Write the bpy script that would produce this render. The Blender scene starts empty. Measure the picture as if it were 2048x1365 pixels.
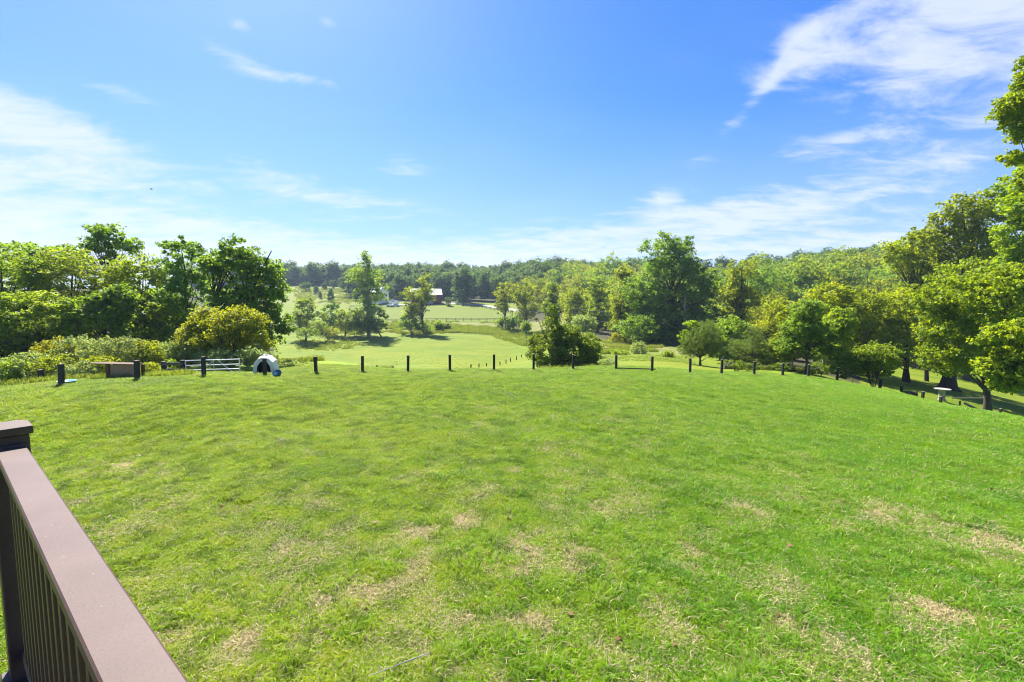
import bpy, bmesh, math, random
import numpy as np
from mathutils import Vector, Matrix
R = math.radians
rng = np.random.default_rng(7)
random.seed(7)
sc = bpy.context.scene
col = sc.collection

# ---------------------------------------------------------------- camera, sky, sun, exposure
H = 4.2
TH = R(4.7)
F = 910.0
cam_d = bpy.data.cameras.new('camera'); cam = bpy.data.objects.new('camera', cam_d); col.objects.link(cam)
cam.location = (0, 0, H); cam.rotation_euler = (R(90) - TH, 0, 0)
cam_d.sensor_width = 36; cam_d.lens = F / 2048 * 36; cam_d.clip_start = .05; cam_d.clip_end = 6000
sc.camera = cam

SUN_AZ, SUN_EL = R(-30), R(50)          # azimuth from +Y towards +X
SUN_STRENGTH, SKY_STRENGTH, EXPOSURE = 5.0, 0.065, 1.56
sun_d = bpy.data.lights.new('sun', 'SUN'); sun = bpy.data.objects.new('sun', sun_d); col.objects.link(sun)
sun_d.energy = SUN_STRENGTH; sun_d.angle = R(.6); sun_d.color = (1, .95, .86)
sdir = Vector((math.sin(SUN_AZ) * math.cos(SUN_EL), math.cos(SUN_AZ) * math.cos(SUN_EL), math.sin(SUN_EL)))
sun.rotation_euler = sdir.to_track_quat('Z', 'Y').to_euler(); sun.location = (0, 0, 60)
sc.view_settings.view_transform = 'Standard'; sc.view_settings.look = 'None'
sc.view_settings.gamma = 1; sc.view_settings.use_curve_mapping = False
sc.view_settings.exposure = EXPOSURE
sc.cycles.filter_width = 1.1; sc.cycles.max_bounces = 8; sc.cycles.transparent_max_bounces = 8; sc.cycles.diffuse_bounces = 5
sc.cycles.volume_bounces = 0; sc.cycles.transmission_bounces = 4
sc.cycles.use_denoising = True; sc.cycles.denoising_prefilter = 'ACCURATE'; sc.cycles.denoising_input_passes = 'RGB_ALBEDO_NORMAL'; sc.cycles.caustics_reflective = False; sc.cycles.caustics_refractive = False


class NT:
    """small node-graph writer"""
    def __init__(s, tree): s.t = tree; tree.nodes.clear()
    def n(s, typ, _in=None, **kw):
        nd = s.t.nodes.new(typ)
        for k, v in kw.items(): setattr(nd, k, v)
        for k, v in (_in or {}).items(): s.put(nd.inputs[k], v)
        return nd
    def put(s, sock, v):
        if isinstance(v, bpy.types.NodeSocket): s.t.links.new(v, sock)
        elif isinstance(v, bpy.types.Node): s.t.links.new(v.outputs[0], sock)
        else:
            if sock.type == 'RGBA' and len(v) == 3: v = (*v, 1)
            sock.default_value = v
    def m(s, op, a, b=0., c=0., clamp=False):
        nd = s.t.nodes.new('ShaderNodeMath'); nd.operation = op; nd.use_clamp = clamp
        s.put(nd.inputs[0], a); s.put(nd.inputs[1], b)
        if op in ('MULTIPLY_ADD',): s.put(nd.inputs[2], c)
        return nd.outputs[0]
    def mr(s, v, a, b, c=0., d=1., smooth=True):
        nd = s.t.nodes.new('ShaderNodeMapRange'); nd.interpolation_type = 'SMOOTHSTEP' if smooth else 'LINEAR'
        for i, x in enumerate((v, a, b, c, d)): s.put(nd.inputs[i], x)
        return nd.outputs[0]
    def mix(s, f, a, b):
        nd = s.t.nodes.new('ShaderNodeMix'); nd.data_type = 'RGBA'
        s.put(nd.inputs[0], f); s.put(nd.inputs[6], a); s.put(nd.inputs[7], b)
        return nd.outputs[2]
    def noise(s, vec, scale, detail=3., rough=.5, dist=0.):
        nd = s.n('ShaderNodeTexNoise', {'Vector': vec, 'Scale': scale, 'Detail': detail, 'Roughness': rough, 'Distortion': dist})
        return nd.outputs[0]


world = bpy.data.worlds.new('World'); sc.world = world; world.use_nodes = True
g = NT(world.node_tree)
sky = g.n('ShaderNodeTexSky', sky_type='NISHITA', sun_disc=False, sun_elevation=SUN_EL, sun_rotation=SUN_AZ,
          altitude=150, air_density=1.0, dust_density=.6, ozone_density=2.5)
tc = g.n('ShaderNodeTexCoord').outputs['Generated']
sep = g.n('ShaderNodeSeparateXYZ', {0: tc})
az = g.m('ARCTAN2', sep.outputs[0], sep.outputs[1]); el = g.m('ARCSINE', sep.outputs[2])
azd = g.m('MULTIPLY', az, 57.2958); eld = g.m('MULTIPLY', el, 57.2958)
# wind-combed cloud coordinates on a flat layer overhead
zz = g.m('ADD', g.m('MAXIMUM', sep.outputs[2], 0.), .14)
cv = g.n('ShaderNodeCombineXYZ', {0: g.m('DIVIDE', sep.outputs[0], zz), 1: g.m('DIVIDE', sep.outputs[1], zz), 2: 0.})
rot = g.n('ShaderNodeMapping', {'Vector': cv.outputs[0], 'Rotation': (0, 0, R(24)), 'Scale': (.9, 1.7, 1)})
warp = g.noise(cv.outputs[0], 1.3, 4, .6)
fine = g.noise(rot.outputs[0], 3.6, 11, .66, .5)
soft = g.noise(rot.outputs[0], .8, 5, .55, .3)


def px2ae(px, py):
    dn = (py - 682.5) / F; f = math.cos(TH) - dn * math.sin(TH); x = (px - 1024) / F; z = -(math.sin(TH) + dn * math.cos(TH))
    return math.degrees(math.atan2(x, f)), math.degrees(math.asin(z / math.sqrt(x * x + f * f + z * z)))


# (azimuth, elevation) of each bank of cloud via its place in the view, half sizes in degrees, tilt, weight
banks = [(50, 235, 8, 1.6, -6, .8), (120, 285, 6.5, 1.7, -8, .85), (130, 340, 7, 1.2, 0, .5),
         (150, 470, 26, 3.6, -3, 1.5), (-250, 440, 16, 3.6, 0, .9), (560, 355, 7, 1.8, -8, .6), (690, 405, 10, 1.6, -4, .6),
         (800, 335, 3.0, 1.2, 0, .62), (450, 102, 3.0, .6, -4, .72), (505, 143, 2.8, .5, 0, .72), (625, 160, 4.2, .6, 0, .66),
         (480, 50, 1.1, .6, 0, .7), (655, 45, 1.1, .5, 0, .66), (250, 188, 2.6, .6, 0, .8), (700, 520, 30, 2.0, 0, .8),
         (1120, 490, 20, 2.5, 6, .95), (1480, 435, 14, 2.0, 6, 1.1), (1700, 480, 17, 1.6, 3, .9), (1330, 398, 2.8, 1.2, 4, .9),
         (1860, 20, 10, 1.9, 6, .95), (1960, 95, 7.5, 1.3, 5, 1.1), (1720, 22, 5, 2.0, 10, .8), (1540, 165, 6, .8, 42, .75), (1590, 90, 2, 1.8, -60, .5),
         (1670, 285, 4.4, .8, 3, .8), (1420, 318, 2.6, .8, 0, .45), (1860, 322, 6, .8, 2, .4), (2200, 30, 14, 7, 0, 1.1)]
tot = None
for (px, py, sa, se, tilt, w) in banks:
    a0, e0 = px2ae(px, py); c, s_ = math.cos(R(tilt)), math.sin(R(tilt))
    da = g.m('SUBTRACT', azd, a0); de = g.m('SUBTRACT', eld, e0)
    u = g.m('ADD', g.m('MULTIPLY', da, c / sa), g.m('MULTIPLY', de, s_ / sa))
    v = g.m('ADD', g.m('MULTIPLY', da, -s_ / se), g.m('MULTIPLY', de, c / se))
    q = g.m('MULTIPLY', g.m('ADD', g.m('MULTIPLY', u, u), g.m('MULTIPLY', v, v)), -.9)
    b = g.m('MULTIPLY', g.m('POWER', 2.71828, q), w)
    tot = b if tot is None else g.m('ADD', tot, b)
hz = g.mr(eld, 9., 0., 0., .38)                      # the pale band along the whole horizon
nz = g.m('SUBTRACT', g.m('ADD', g.m('MULTIPLY', fine, .7), g.m('MULTIPLY', soft, .3)), .5)
body = g.mr(g.m('ADD', g.m('MINIMUM', tot, 1.15), g.m('MULTIPLY', nz, 4.2)), .22, 1.5)
body = g.m('MULTIPLY', body, g.mr(tot, .02, .35))
veil = g.m('MULTIPLY', g.mr(soft, .45, .8), .07)      # thin cirrus everywhere in the sky
cl = g.m('ADD', g.m('ADD', g.m('MULTIPLY', body, .85), veil), hz, clamp=True)
skyc = g.n('ShaderNodeHueSaturation', {'Hue': .5, 'Saturation': 1.18, 'Value': 1.0, 'Color': g.n('ShaderNodeMix', {0: 1., 6: sky.outputs[0], 7: (.70, .80, 1.12, 1)}, data_type='RGBA', blend_type='MULTIPLY', clamp_result=False).outputs[2]})
wash = g.mix(g.mr(azd, 15., -60., 0., .08), skyc.outputs[0], (3.0, 3.8, 5.5))
wash = g.mix(g.mr(eld, 24., 0., 0., .6), wash, (2.7, 3.7, 6.0))
skymix = g.mix(g.m('MULTIPLY', cl, .93), wash, (4.7, 5.05, 5.6))
bg = g.n('ShaderNodeBackground', {'Color': skymix, 'Strength': SKY_STRENGTH})
g.n('ShaderNodeOutputWorld', {'Surface': bg})

# ---------------------------------------------------------------- helpers
def W(px, py, Y):
    dn = (py - 682.5) / F; f = math.cos(TH) - dn * math.sin(TH); t = Y / f
    return ((px - 1024) / F * t, Y, H - t * (math.sin(TH) + dn * math.cos(TH)))


def pix(X, Y, Z):
    c, s = math.cos(TH), math.sin(TH); f = Y * c - (Z - H) * s; u = Y * s + (Z - H) * c
    return 1024 + F * X / f, 682.5 - F * u / f


def tag(o, label=None, cat=None, group=None, kind=None):
    if label: o['label'] = label
    if cat: o['category'] = cat
    if group: o['group'] = group
    if kind: o['kind'] = kind
    return o


def empty(name, loc=(0, 0, 0), rz=0.):
    o = bpy.data.objects.new(name, None); col.objects.link(o); o.location = loc; o.rotation_euler = (0, 0, rz)
    o.empty_display_size = .2
    return o


def np_mesh(name, V, loops, sizes, smooth=False, attr=None):
    me = bpy.data.meshes.new(name); V = np.asarray(V, np.float32)
    loops = np.asarray(loops, np.int32).ravel(); sizes = np.asarray(sizes, np.int32)
    me.vertices.add(len(V)); me.vertices.foreach_set('co', V.ravel())
    me.loops.add(len(loops)); me.loops.foreach_set('vertex_index', loops)
    me.polygons.add(len(sizes))
    me.polygons.foreach_set('loop_start', np.concatenate([[0], np.cumsum(sizes)[:-1]]).astype(np.int32))
    if smooth: me.polygons.foreach_set('use_smooth', np.ones(len(sizes), bool))
    me.update(calc_edges=True)
    if attr is not None:
        for k, (dom, a) in attr.items():
            at = me.attributes.new(k, 'FLOAT', dom); at.data.foreach_set('value', np.asarray(a, np.float32))
    return me


def link(name, me, mat, parent=None):
    o = bpy.data.objects.new(name, me); col.objects.link(o)
    if mat is not None and len(me.materials) == 0: me.materials.append(mat)
    if parent is not None: o.parent = parent
    return o


class MB:
    """collects boxes and tubes into one mesh"""
    def __init__(s): s.b = bmesh.new()
    def box(s, c, d, rz=0., rx=0., ry=0., bev=.0):
        mt = Matrix.Translation(c) @ Matrix.Rotation(rz, 4, 'Z') @ Matrix.Rotation(ry, 4, 'Y') @ Matrix.Rotation(rx, 4, 'X') @ Matrix.Diagonal((*d, 1))
        r = bmesh.ops.create_cube(s.b, size=1, matrix=mt)
        if bev:
            es = list({e for v in r['verts'] for e in v.link_edges})
            bmesh.ops.bevel(s.b, geom=es, offset=bev, segments=1, affect='EDGES')
        return s
    def tube(s, p, q, r1, r2=None, n=8):
        p, q = Vector(p), Vector(q); d = q - p; r2 = r1 if r2 is None else r2
        mt = Matrix.Translation((p + q) / 2) @ d.to_track_quat('Z', 'Y').to_matrix().to_4x4()
        bmesh.ops.create_cone(s.b, cap_ends=True, segments=n, radius1=r1, radius2=r2, depth=d.length, matrix=mt)
        return s
    def lathe(s, prof, n=16, c=(0, 0, 0)):
        rings = [[s.b.verts.new((c[0] + r * math.cos(2 * math.pi * k / n), c[1] + r * math.sin(2 * math.pi * k / n), c[2] + z)) for k in range(n)] for r, z in prof]
        for a, b_ in zip(rings, rings[1:]):
            for k in range(n): s.b.faces.new((a[k], a[(k + 1) % n], b_[(k + 1) % n], b_[k]))
        s.b.faces.new(rings[0][::-1]); s.b.faces.new(rings[-1])
        return s
    def poly(s, vs, fs):
        v = [s.b.verts.new(p) for p in vs]
        for f in fs: s.b.faces.new([v[i] for i in f])
        return s
    def build(s, name, mat, parent=None, smooth=False):
        bmesh.ops.recalc_face_normals(s.b, faces=s.b.faces)
        me = bpy.data.meshes.new(name); s.b.to_mesh(me); s.b.free()
        if smooth: me.polygons.foreach_set('use_smooth', np.ones(len(me.polygons), bool))
        return link(name, me, mat, parent)


def copy_tree(o, parent=None):
    c = o.copy(); col.objects.link(c)
    if parent is not None: c.parent = parent
    for ch in list(o.children): copy_tree(ch, c)
    return c


# numpy value noise for things placed by code (patches of dry turf, bumps)
_perm = np.random.default_rng(3).random((256, 256))
def vnoise(x, y):
    xi = np.floor(x).astype(int); yi = np.floor(y).astype(int); fx = x - xi; fy = y - yi
    fx = fx * fx * (3 - 2 * fx); fy = fy * fy * (3 - 2 * fy)
    h = lambda a, b: _perm[a & 255, b & 255]
    return (h(xi, yi) * (1 - fx) + h(xi + 1, yi) * fx) * (1 - fy) + (h(xi, yi + 1) * (1 - fx) + h(xi + 1, yi + 1) * fx) * fy
def fbm(x, y, o=4):
    s = 0; a = .5; t = 0
    for i in range(o): s = s + a * vnoise(x * 2 ** i + 17.3 * i, y * 2 ** i + 5.1 * i); t += a; a *= .55
    return s / t

# ---------------------------------------------------------------- terrain
main_posts = [(123, 772, 20), (275, 763, 21), (408, 755, 22), (530, 753, 23.5), (632, 749, 25), (725, 746, 26.3), (816, 744, 27),
              (900, 742, 27.6), (988, 741, 28.2), (1067, 741, 28.6), (1146, 741, 28.8), (1232, 742, 29), (1304, 745, 29), (1380, 748, 29.5),
              (1443, 750, 30.5), (1508, 752, 31.5), (1565, 754, 32.5), (1616, 757, 33.5), (1674, 763, 34.5)]
ctrl = []
def cp(px, py, Y): ctrl.append(W(px, py, Y))
def cz(px, Y, z): ctrl.append(((px - 1024) / F * Y, Y, z))
for px in (-80, 250, 600, 1024, 1450, 1800, 2150):
    cz(px, 3, 0); cz(px, 6, 0)
    cz(px, 12, .05 if px < 1500 else (-.07 if px < 2000 else -.18))
for p in main_posts: cp(*p)
for px in (700, 1024): cz(px, 19, .1)
cz(1450, 19, -.05); cz(1800, 19, -.27)
cp(0, 783, 21); cz(-80, 21, .1)
cz(2048, 18, -.50); cz(2048, 22, -1.38); cz(2048, 25.5, -2.5); cz(1930, 22, -.92); cz(1930, 26, -1.85); cz(1800, 27, -1.28); cz(1800, 31, -2.0)
cz(1802, 35.5, -3.35); cz(1880, 36.5, -4.2); cz(1918, 37, -4.6); cz(1999, 38, -5.75); cz(2150, 38, -6.8)
cz(1883, 42, -4.7); cz(1900, 50, -5.2); cz(2048, 46, -6.2); cz(2048, 60, -7.8); cz(1760, 50, -4.4); cz(1900, 75, -6.5)
# behind the left part of the fence
for px, zs in ((-80, (-.5, -1.5, -3, -5, 2, 14)), (250, (-.2, -1.2, -3, -5.5, 2, 14)), (480, (0, -1.2, -3.5, -6, 2, 16))):
    for Y, z in zip((28, 40, 60, 110, 220, 340), zs): cz(px, Y, z)
cp(560, 742, 29); cp(560, 735, 36)
# meadow beyond the crest
for px in (640, 800, 950, 1060):
    cz(px, 36, -1.0 if px > 700 else -.4); cz(px, 48, -3.2 if px > 700 else -2.2); cp(px, 738, 68); cp(px, 718, 95); cp(px, 695, 118); cp(px, 670, 142)
    cp(px, 655, 162); cp(px, 643, 176)
for px in (600, 760, 900, 1000): cz(px, 205, .0); cz(px, 230, 2.2)
for px in (600, 660): cz(px, 250, 5.5); cz(px, 290, 10.5); cz(px, 330, 16.3); cz(px, 420, 19)
for px in (770, 900, 1000): cz(px, 245, 4.6); cz(px, 300, 10); cz(px, 360, 17.5); cz(px, 430, 21)
# right of the thicket
for px in (1230, 1330): cp(px, 726, 45); cp(px, 711, 62); cp(px, 696, 82); cp(px, 684, 98); cz(px, 130, -4); cz(px, 160, -2)
for px in (1130,): cp(px, 733, 45); cp(px, 712, 70); cp(px, 690, 95); cp(px, 665, 130); cz(px, 160, -3)
for px in (1480, 1600): cp(px, 738, 44); cp(px, 722, 60); cz(px, 85, -4.6); cz(px, 120, -4); cz(px, 160, 1)
for px in (1760, 1950): cz(px, 95, -5); cz(px, 130, -1); cz(px, 165, 5)
for px in (1100, 1300, 1500): cz(px, 210, 3); cz(px, 265, 10); cz(px, 330, 18); cz(px, 430, 22)
for px in (1700, 2000, 2150): cz(px, 210, 12); cz(px, 265, 19); cz(px, 330, 25); cz(px, 430, 27)
for px in (0, 400, 800, 1200, 1600, 2000): cz(px, 700, 20); cz(px, 1500, 16)
ctrl = np.array(ctrl)
def uv(x, y):
    a = np.clip(np.arctan2(x, y), R(-56), R(56)); r = np.hypot(x, y)
    return np.stack([a * 2.6, np.log(np.clip(r, 2.5, 1800))], -1)
def _k(d2): return np.where(d2 > 1e-12, d2 * np.log(np.maximum(d2, 1e-12)), 0.)
_P = uv(ctrl[:, 0], ctrl[:, 1]); _n = len(_P)
_K = _k(((_P[:, None] - _P[None]) ** 2).sum(-1)) + np.eye(_n) * .004
_A = np.zeros((_n + 3, _n + 3)); _A[:_n, :_n] = _K; _A[:_n, _n] = 1; _A[:_n, _n + 1:] = _P; _A[_n, :_n] = 1; _A[_n + 1:, :_n] = _P.T
_w = np.linalg.solve(_A, np.concatenate([ctrl[:, 2], np.zeros(3)]))
def terrain(x, y):
    x = np.atleast_1d(np.asarray(x, float)); y = np.atleast_1d(np.asarray(y, float)); sh = x.shape
    x = x.ravel(); y = y.ravel(); out = np.empty(len(x))
    yy = np.where(y < 1.5, np.hypot(x, y) * .55 + 1., y)          # behind the camera the ground goes on level
    for i in range(0, len(x), 20000):
        p = uv(x[i:i + 20000], yy[i:i + 20000]); d2 = ((p[:, None] - _P[None]) ** 2).sum(-1)
        out[i:i + 20000] = _k(d2) @ _w[:_n] + _w[_n] + p @ _w[_n + 1:]
    r = np.hypot(x, y); back = np.clip((2 - y) / 20, 0, 1)
    out = out * (1 - back) + back * 0
    amp = np.clip(r / 60, .03, .5) * np.clip(60 / np.maximum(r, 1), .5, 1)
    out = out + (fbm(x * .13, y * .13, 3) - .5) * .22 * np.clip(r / 12, .3, 1.6) * (np.abs(y) < 400) * np.clip(1.6 - r / 60, .25, 1)
    return out.reshape(sh)
def gz(x, y): return float(terrain(x, y)[0])
def gnd(px, Y):
    f = 1.
    for _ in range(4):
        X = (px - 1024) / F * Y / f * 1.0; z = gz(X, Y); f = math.cos(TH) - (z - H) / Y * math.sin(TH)
        f = 1 / (1 / f) if f else 1
        X = (px - 1024) / F * (Y * math.cos(TH) - (z - H) * math.sin(TH))
        f = Y / (Y * math.cos(TH) - (z - H) * math.sin(TH))
    return X, Y, gz(X, Y)

# patches of dry turf, at their places on the lawn: (px, py, half width m, half depth m)
dry_spots = []
for (px, py, a, b, w) in [(230, 938, 1.0, .35, .9), (170, 1005, .5, .3, .7), (330, 1020, .7, .5, .7), (250, 1060, .8, .4, .6), (440, 905, .5, .5, .3),
                          (830, 1060, .5, .2, .8), (910, 1048, .35, .2, .9), (960, 1045, .3, .15, .8), (610, 1240, .75, .45, 1.0), (660, 1190, .4, .3, .7), (740, 1165, .3, .2, .8),
                          (520, 1170, .6, .5, .5), (850, 1230, .35, .3, .6), (930, 1160, .2, .2, .7), (960, 1290, .25, .25, .8), (900, 1340, .35, .2, .7), (1000, 1350, .4, .15, .7),
                          (1120, 1010, .3, .5, .5), (1140, 1060, .2, .3, .6), (460, 1340, .5, .3, .8), (430, 1240, .6, .4, .6), (740, 1310, .5, .3, .4), (560, 1100, .7, .5, .4),
                          (1470, 1020, .5, .25, .6), (1650, 1000, .4, .2, .7), (1740, 1020, .5, .15, .9), (1800, 1035, .8, .18, 1.0), (1880, 1050, .8, .2, .8), (1960, 1075, .6, .3, .9), (2030, 1100, .6, .3, 1.),
                          (1860, 1230, .5, .3, .9), (1960, 1245, .5, .25, .7), (1920, 1210, .4, .2, .7), (1680, 1290, .3, .35, .8), (1700, 1340, .3, .2, .8), (1540, 1300, .3, .3, .5), (2000, 1330, .4, .2, .6),
                          (1480, 1150, .4, .4, .25), (1300, 1120, .4, .4, .2), (600, 870, .3, .2, .6), (1600, 1340, .5, .2, .4), (1250, 1345, .5, .2, .4), (680, 1050, .3, .15, .5)]:
    dn = (py - 682.5) / F; f = math.cos(TH) - dn * math.sin(TH); z = math.sin(TH) + dn * math.cos(TH); t = H / z
    dry_spots.append(((px - 1024) / F * t, f * t, a, b, w))
def dry_mask(x, y):
    wx = (fbm(x * .9, y * .9, 3) - .5) * 1.1; wy = (fbm(x * .9 + 31, y * .9 + 11, 3) - .5) * 1.1; m = 0
    for (a, b, sa, sb, w) in dry_spots: m = m + .92 * w * np.exp(-(((x + wx - a) / sa) ** 2 + ((y + wy - b) / sb) ** 2))
    r = np.hypot(x, y)
    m = m * .95 + np.clip(fbm(x * 1.9 + 7, y * 1.9, 4) - .47, 0, 1) * 3.6 * np.clip(1.35 - r / 15, .08, 1) * np.clip(1.3 - .5 * np.abs(x - 1.5) / 3, .6, 1)
    return np.clip(m * (.1 + 1.75 * np.clip(fbm(x * 3.1, y * 3.1, 3) - .2, 0, 1)) * np.clip(-.15 + 2.3 * fbm(x * 5.5, y * 5.5, 3), 0, 2), 0, .85)
def smooth(a, b, x): t = np.clip((x - a) / (b - a), 0, 1); return t * t * (3 - 2 * t)

# ground: one sheet from under the deck to the horizon
rr = np.concatenate([[0.0], np.exp(np.linspace(np.log(.6), np.log(3), 16, endpoint=False)), np.exp(np.linspace(np.log(3), np.log(460), 300, endpoint=False)), np.exp(np.linspace(np.log(460), np.log(4500), 14))])
aa = np.concatenate([np.linspace(-180, -58, 24, endpoint=False), np.linspace(-58, 58, 420, endpoint=False), np.linspace(58, 180, 25)[:-1]])
aa = np.radians(aa); na = len(aa); nr = len(rr)
gr, ga = np.meshgrid(rr[1:], aa, indexing='ij'); GX = gr * np.sin(ga); GY = gr * np.cos(ga)
xs = np.concatenate([[0.], GX.ravel()]); ys = np.concatenate([[0.], GY.ravel()]); zs = terrain(xs, ys)
rad = np.hypot(xs, ys)
zs = zs + (fbm(xs * 1.1, ys * 1.1, 3) - .5) * .07 * np.clip(1.4 - rad / 60, 0, 1)
i, j = np.meshgrid(np.arange(nr - 2), np.arange(na), indexing='ij'); j2 = (j + 1) % na
quads = np.stack([1 + i * na + j, 1 + i * na + j2, 1 + (i + 1) * na + j2, 1 + (i + 1) * na + j], -1).reshape(-1, 4)[:, ::-1]
tris = np.stack([np.zeros(na, int), 1 + np.arange(na), 1 + (np.arange(na) + 1) % na], -1)[:, ::-1]
def zones(x, y):
    y_ = np.maximum(y, 1.); P = 1024 + F * x / y_; w = (fbm(x * .05, y * .05, 3) - .5)
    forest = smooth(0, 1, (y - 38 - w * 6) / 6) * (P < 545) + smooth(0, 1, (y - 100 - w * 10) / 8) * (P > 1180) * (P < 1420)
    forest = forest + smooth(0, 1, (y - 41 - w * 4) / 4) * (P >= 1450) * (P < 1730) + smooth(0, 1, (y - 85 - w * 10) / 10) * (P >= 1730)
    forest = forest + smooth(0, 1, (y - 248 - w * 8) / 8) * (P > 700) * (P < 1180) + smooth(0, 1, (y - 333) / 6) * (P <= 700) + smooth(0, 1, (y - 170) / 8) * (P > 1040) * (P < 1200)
    crop = smooth(176, 179, y) * (1 - smooth(228, 232, y)) * (P > 690) * (P < 1045)
    mead = smooth(142, 147, y + w * 6) * (1 - smooth(172, 176, y)) * (P > 560) * (P < 1200) + smooth(66, 72, y + w * 12) * (P > 1165) * (P < 1400)
    mead = mead + .45 * smooth(232, 240, y) * (P > 560) * (P < 720)
    field = smooth(33, 40, y)
    return np.clip(forest, 0, 1), np.clip(crop, 0, 1), np.clip(mead, 0, 1), field
zf, zc, zm, zl = zones(xs, ys)
tl = np.clip((xs / np.maximum(ys, 1) + .35) * .9, 0, 1) * (1 - zl)
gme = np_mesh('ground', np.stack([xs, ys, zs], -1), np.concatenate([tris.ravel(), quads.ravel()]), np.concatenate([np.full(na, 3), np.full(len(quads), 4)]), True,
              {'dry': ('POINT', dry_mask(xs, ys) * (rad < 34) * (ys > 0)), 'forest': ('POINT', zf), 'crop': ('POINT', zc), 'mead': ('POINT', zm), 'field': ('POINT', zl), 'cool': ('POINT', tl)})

GREEN_A, GREEN_B, GREEN_C = (.13, .225, .006), (.23, .31, .008), (.065, .15, .005)
TAN = (.33, .25, .14)
def material(name):
    m = bpy.data.materials.new(name); m.use_nodes = True; return m, NT(m.node_tree)
gmat, g = material('turf')
pos = g.n('ShaderNodeNewGeometry').outputs['Position']
at = lambda nm, typ='GEOMETRY': g.n('ShaderNodeAttribute', attribute_name=nm, attribute_type=typ).outputs['Fac']
n1 = g.noise(pos, .35, 4, .55); n2 = g.noise(pos, 2.2, 5, .6); n3 = g.noise(pos, 17., 4, .7)
c = g.mix(g.mr(n2, .35, .65), GREEN_A, GREEN_B); c = g.mix(g.mr(n1, .5, .75, 0, .6), c, GREEN_C)
c = g.mix(g.m('MULTIPLY', at('cool'), .55), c, (.075, .20, .022))
c = g.mix(g.mr(n3, .42, .75, 0, .35), c, (.03, .06, .008))
n4 = g.noise(g.n('ShaderNodeMapping', {'Vector': pos, 'Scale': (.5, 1.6, 1)}).outputs[0], .16, 6, .7, .8)
c = g.mix(g.m('MULTIPLY', at('field'), .85), c, g.mix(g.mr(n4, .38, .62), g.mix(g.mr(n2, .3, .7), (.07, .125, .004), (.105, .155, .005)), g.mix(g.mr(n2, .3, .7), (.13, .165, .006), (.175, .185, .014))))
dryf = g.m('ADD', at('dry'), g.m('MULTIPLY', g.m('SUBTRACT', n3, .5), .7))
c = g.mix(g.mr(dryf, .16, .7), c, g.mix(g.mr(n3, .35, .65), TAN, (.17, .125, .06)))
mn = g.noise(pos, .25, 6, .65)
c = g.mix(at('mead'), c, g.mix(g.mr(mn, .35, .65), (.11, .14, .02), (.20, .19, .06)))
wv = g.n('ShaderNodeTexWave', {'Vector': g.n('ShaderNodeMapping', {'Vector': pos, 'Rotation': (0, 0, R(72))}).outputs[0], 'Scale': .42, 'Distortion': 2.5, 'Detail': 3., 'Detail Scale': 2.}, wave_type='BANDS')
c = g.mix(at('crop'), c, g.mix(g.m('ADD', g.m('MULTIPLY', wv.outputs['Fac'], .5), g.m('MULTIPLY', g.noise(pos, 1.5, 5, .7), .5)), (.075, .115, .010), (.155, .185, .018)))
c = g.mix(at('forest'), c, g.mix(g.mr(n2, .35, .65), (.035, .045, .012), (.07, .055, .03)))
bmp = g.n('ShaderNodeBump', {'Height': g.m('ADD', g.m('MULTIPLY', n3, .4), n2), 'Strength': .8, 'Distance': .05})
bs = g.n('ShaderNodeBsdfPrincipled', {'Base Color': c, 'Roughness': .9, 'Normal': bmp.outputs[0], 'Specular IOR Level': .15})
g.n('ShaderNodeOutputMaterial', {'Surface': bs})
ground = link('ground', gme, gmat); tag(ground, kind='structure')

# ---------------------------------------------------------------- materials
def simple(name, c1, c2=None, scale=8., rough=.7, metal=0., bump=.2, spec=.4, stretch=(1, 1, 1)):
    m, g = material(name); tcn = g.n('ShaderNodeTexCoord').outputs['Object']
    v = g.n('ShaderNodeMapping', {'Vector': tcn, 'Scale': stretch}).outputs[0]
    n = g.noise(v, scale, 6, .65); n_ = g.noise(v, scale * 7, 3, .6)
    cc = g.mix(g.mr(g.m('ADD', g.m('MULTIPLY', n, .7), g.m('MULTIPLY', n_, .3)), .35, .65), c1, c2 or tuple(x * .7 for x in c1))
    b = g.n('ShaderNodeBump', {'Height': n_, 'Strength': bump, 'Distance': .004})
    s = g.n('ShaderNodeBsdfPrincipled', {'Base Color': cc, 'Roughness': rough, 'Metallic': metal, 'Normal': b.outputs[0], 'Specular IOR Level': spec})
    g.n('ShaderNodeOutputMaterial', {'Surface': s}); return m
M_post = simple('black_stain', (.012, .012, .014), (.03, .026, .024), 9, .8, stretch=(1, 1, .2))
M_endgrain = simple('weathered_top', (.32, .25, .19), (.2, .15, .11), 20, .9)  # pale tone also stands for sun on the corner section's rail top
M_rail = simple('grey_board', (.09, .075, .065), (.17, .15, .13), 6, .85, stretch=(.2, 1, 1))
M_steel = simple('galvanised_steel', (.62, .63, .64), (.5, .51, .52), 10, .38, .55, .1)
M_plastic = simple('white_plastic', (.78, .76, .70), (.52, .50, .43), 2.2, .5, bump=.05)
M_shade = simple('inside_shade', (.01, .01, .012), (.02, .018, .018), 6, .9)  # near-black colour standing for the shade inside the hutch
M_blue = simple('blue_plastic', (.02, .10, .17), (.015, .07, .12), 5, .4)
M_ltblue = simple('light_blue_plastic', (.12, .38, .62), (.10, .32, .55), 5, .4)
M_bark = simple('bark', (.10, .078, .058), (.045, .035, .028), 5, .95, bump=1., stretch=(1, 1, .25))
M_palebark = simple('pale_bark', (.42, .40, .35), (.20, .18, .15), 3, .9, bump=.6, stretch=(1, 1, .4))
M_darkbark = simple('dark_bark', (.05, .036, .027), (.022, .016, .012), 5, .95, bump=1., stretch=(1, 1, .25))
M_brownwood = simple('brown_plank', (.12, .060, .032), (.07, .035, .02), 6, .8, stretch=(1, 1, .3))
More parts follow.
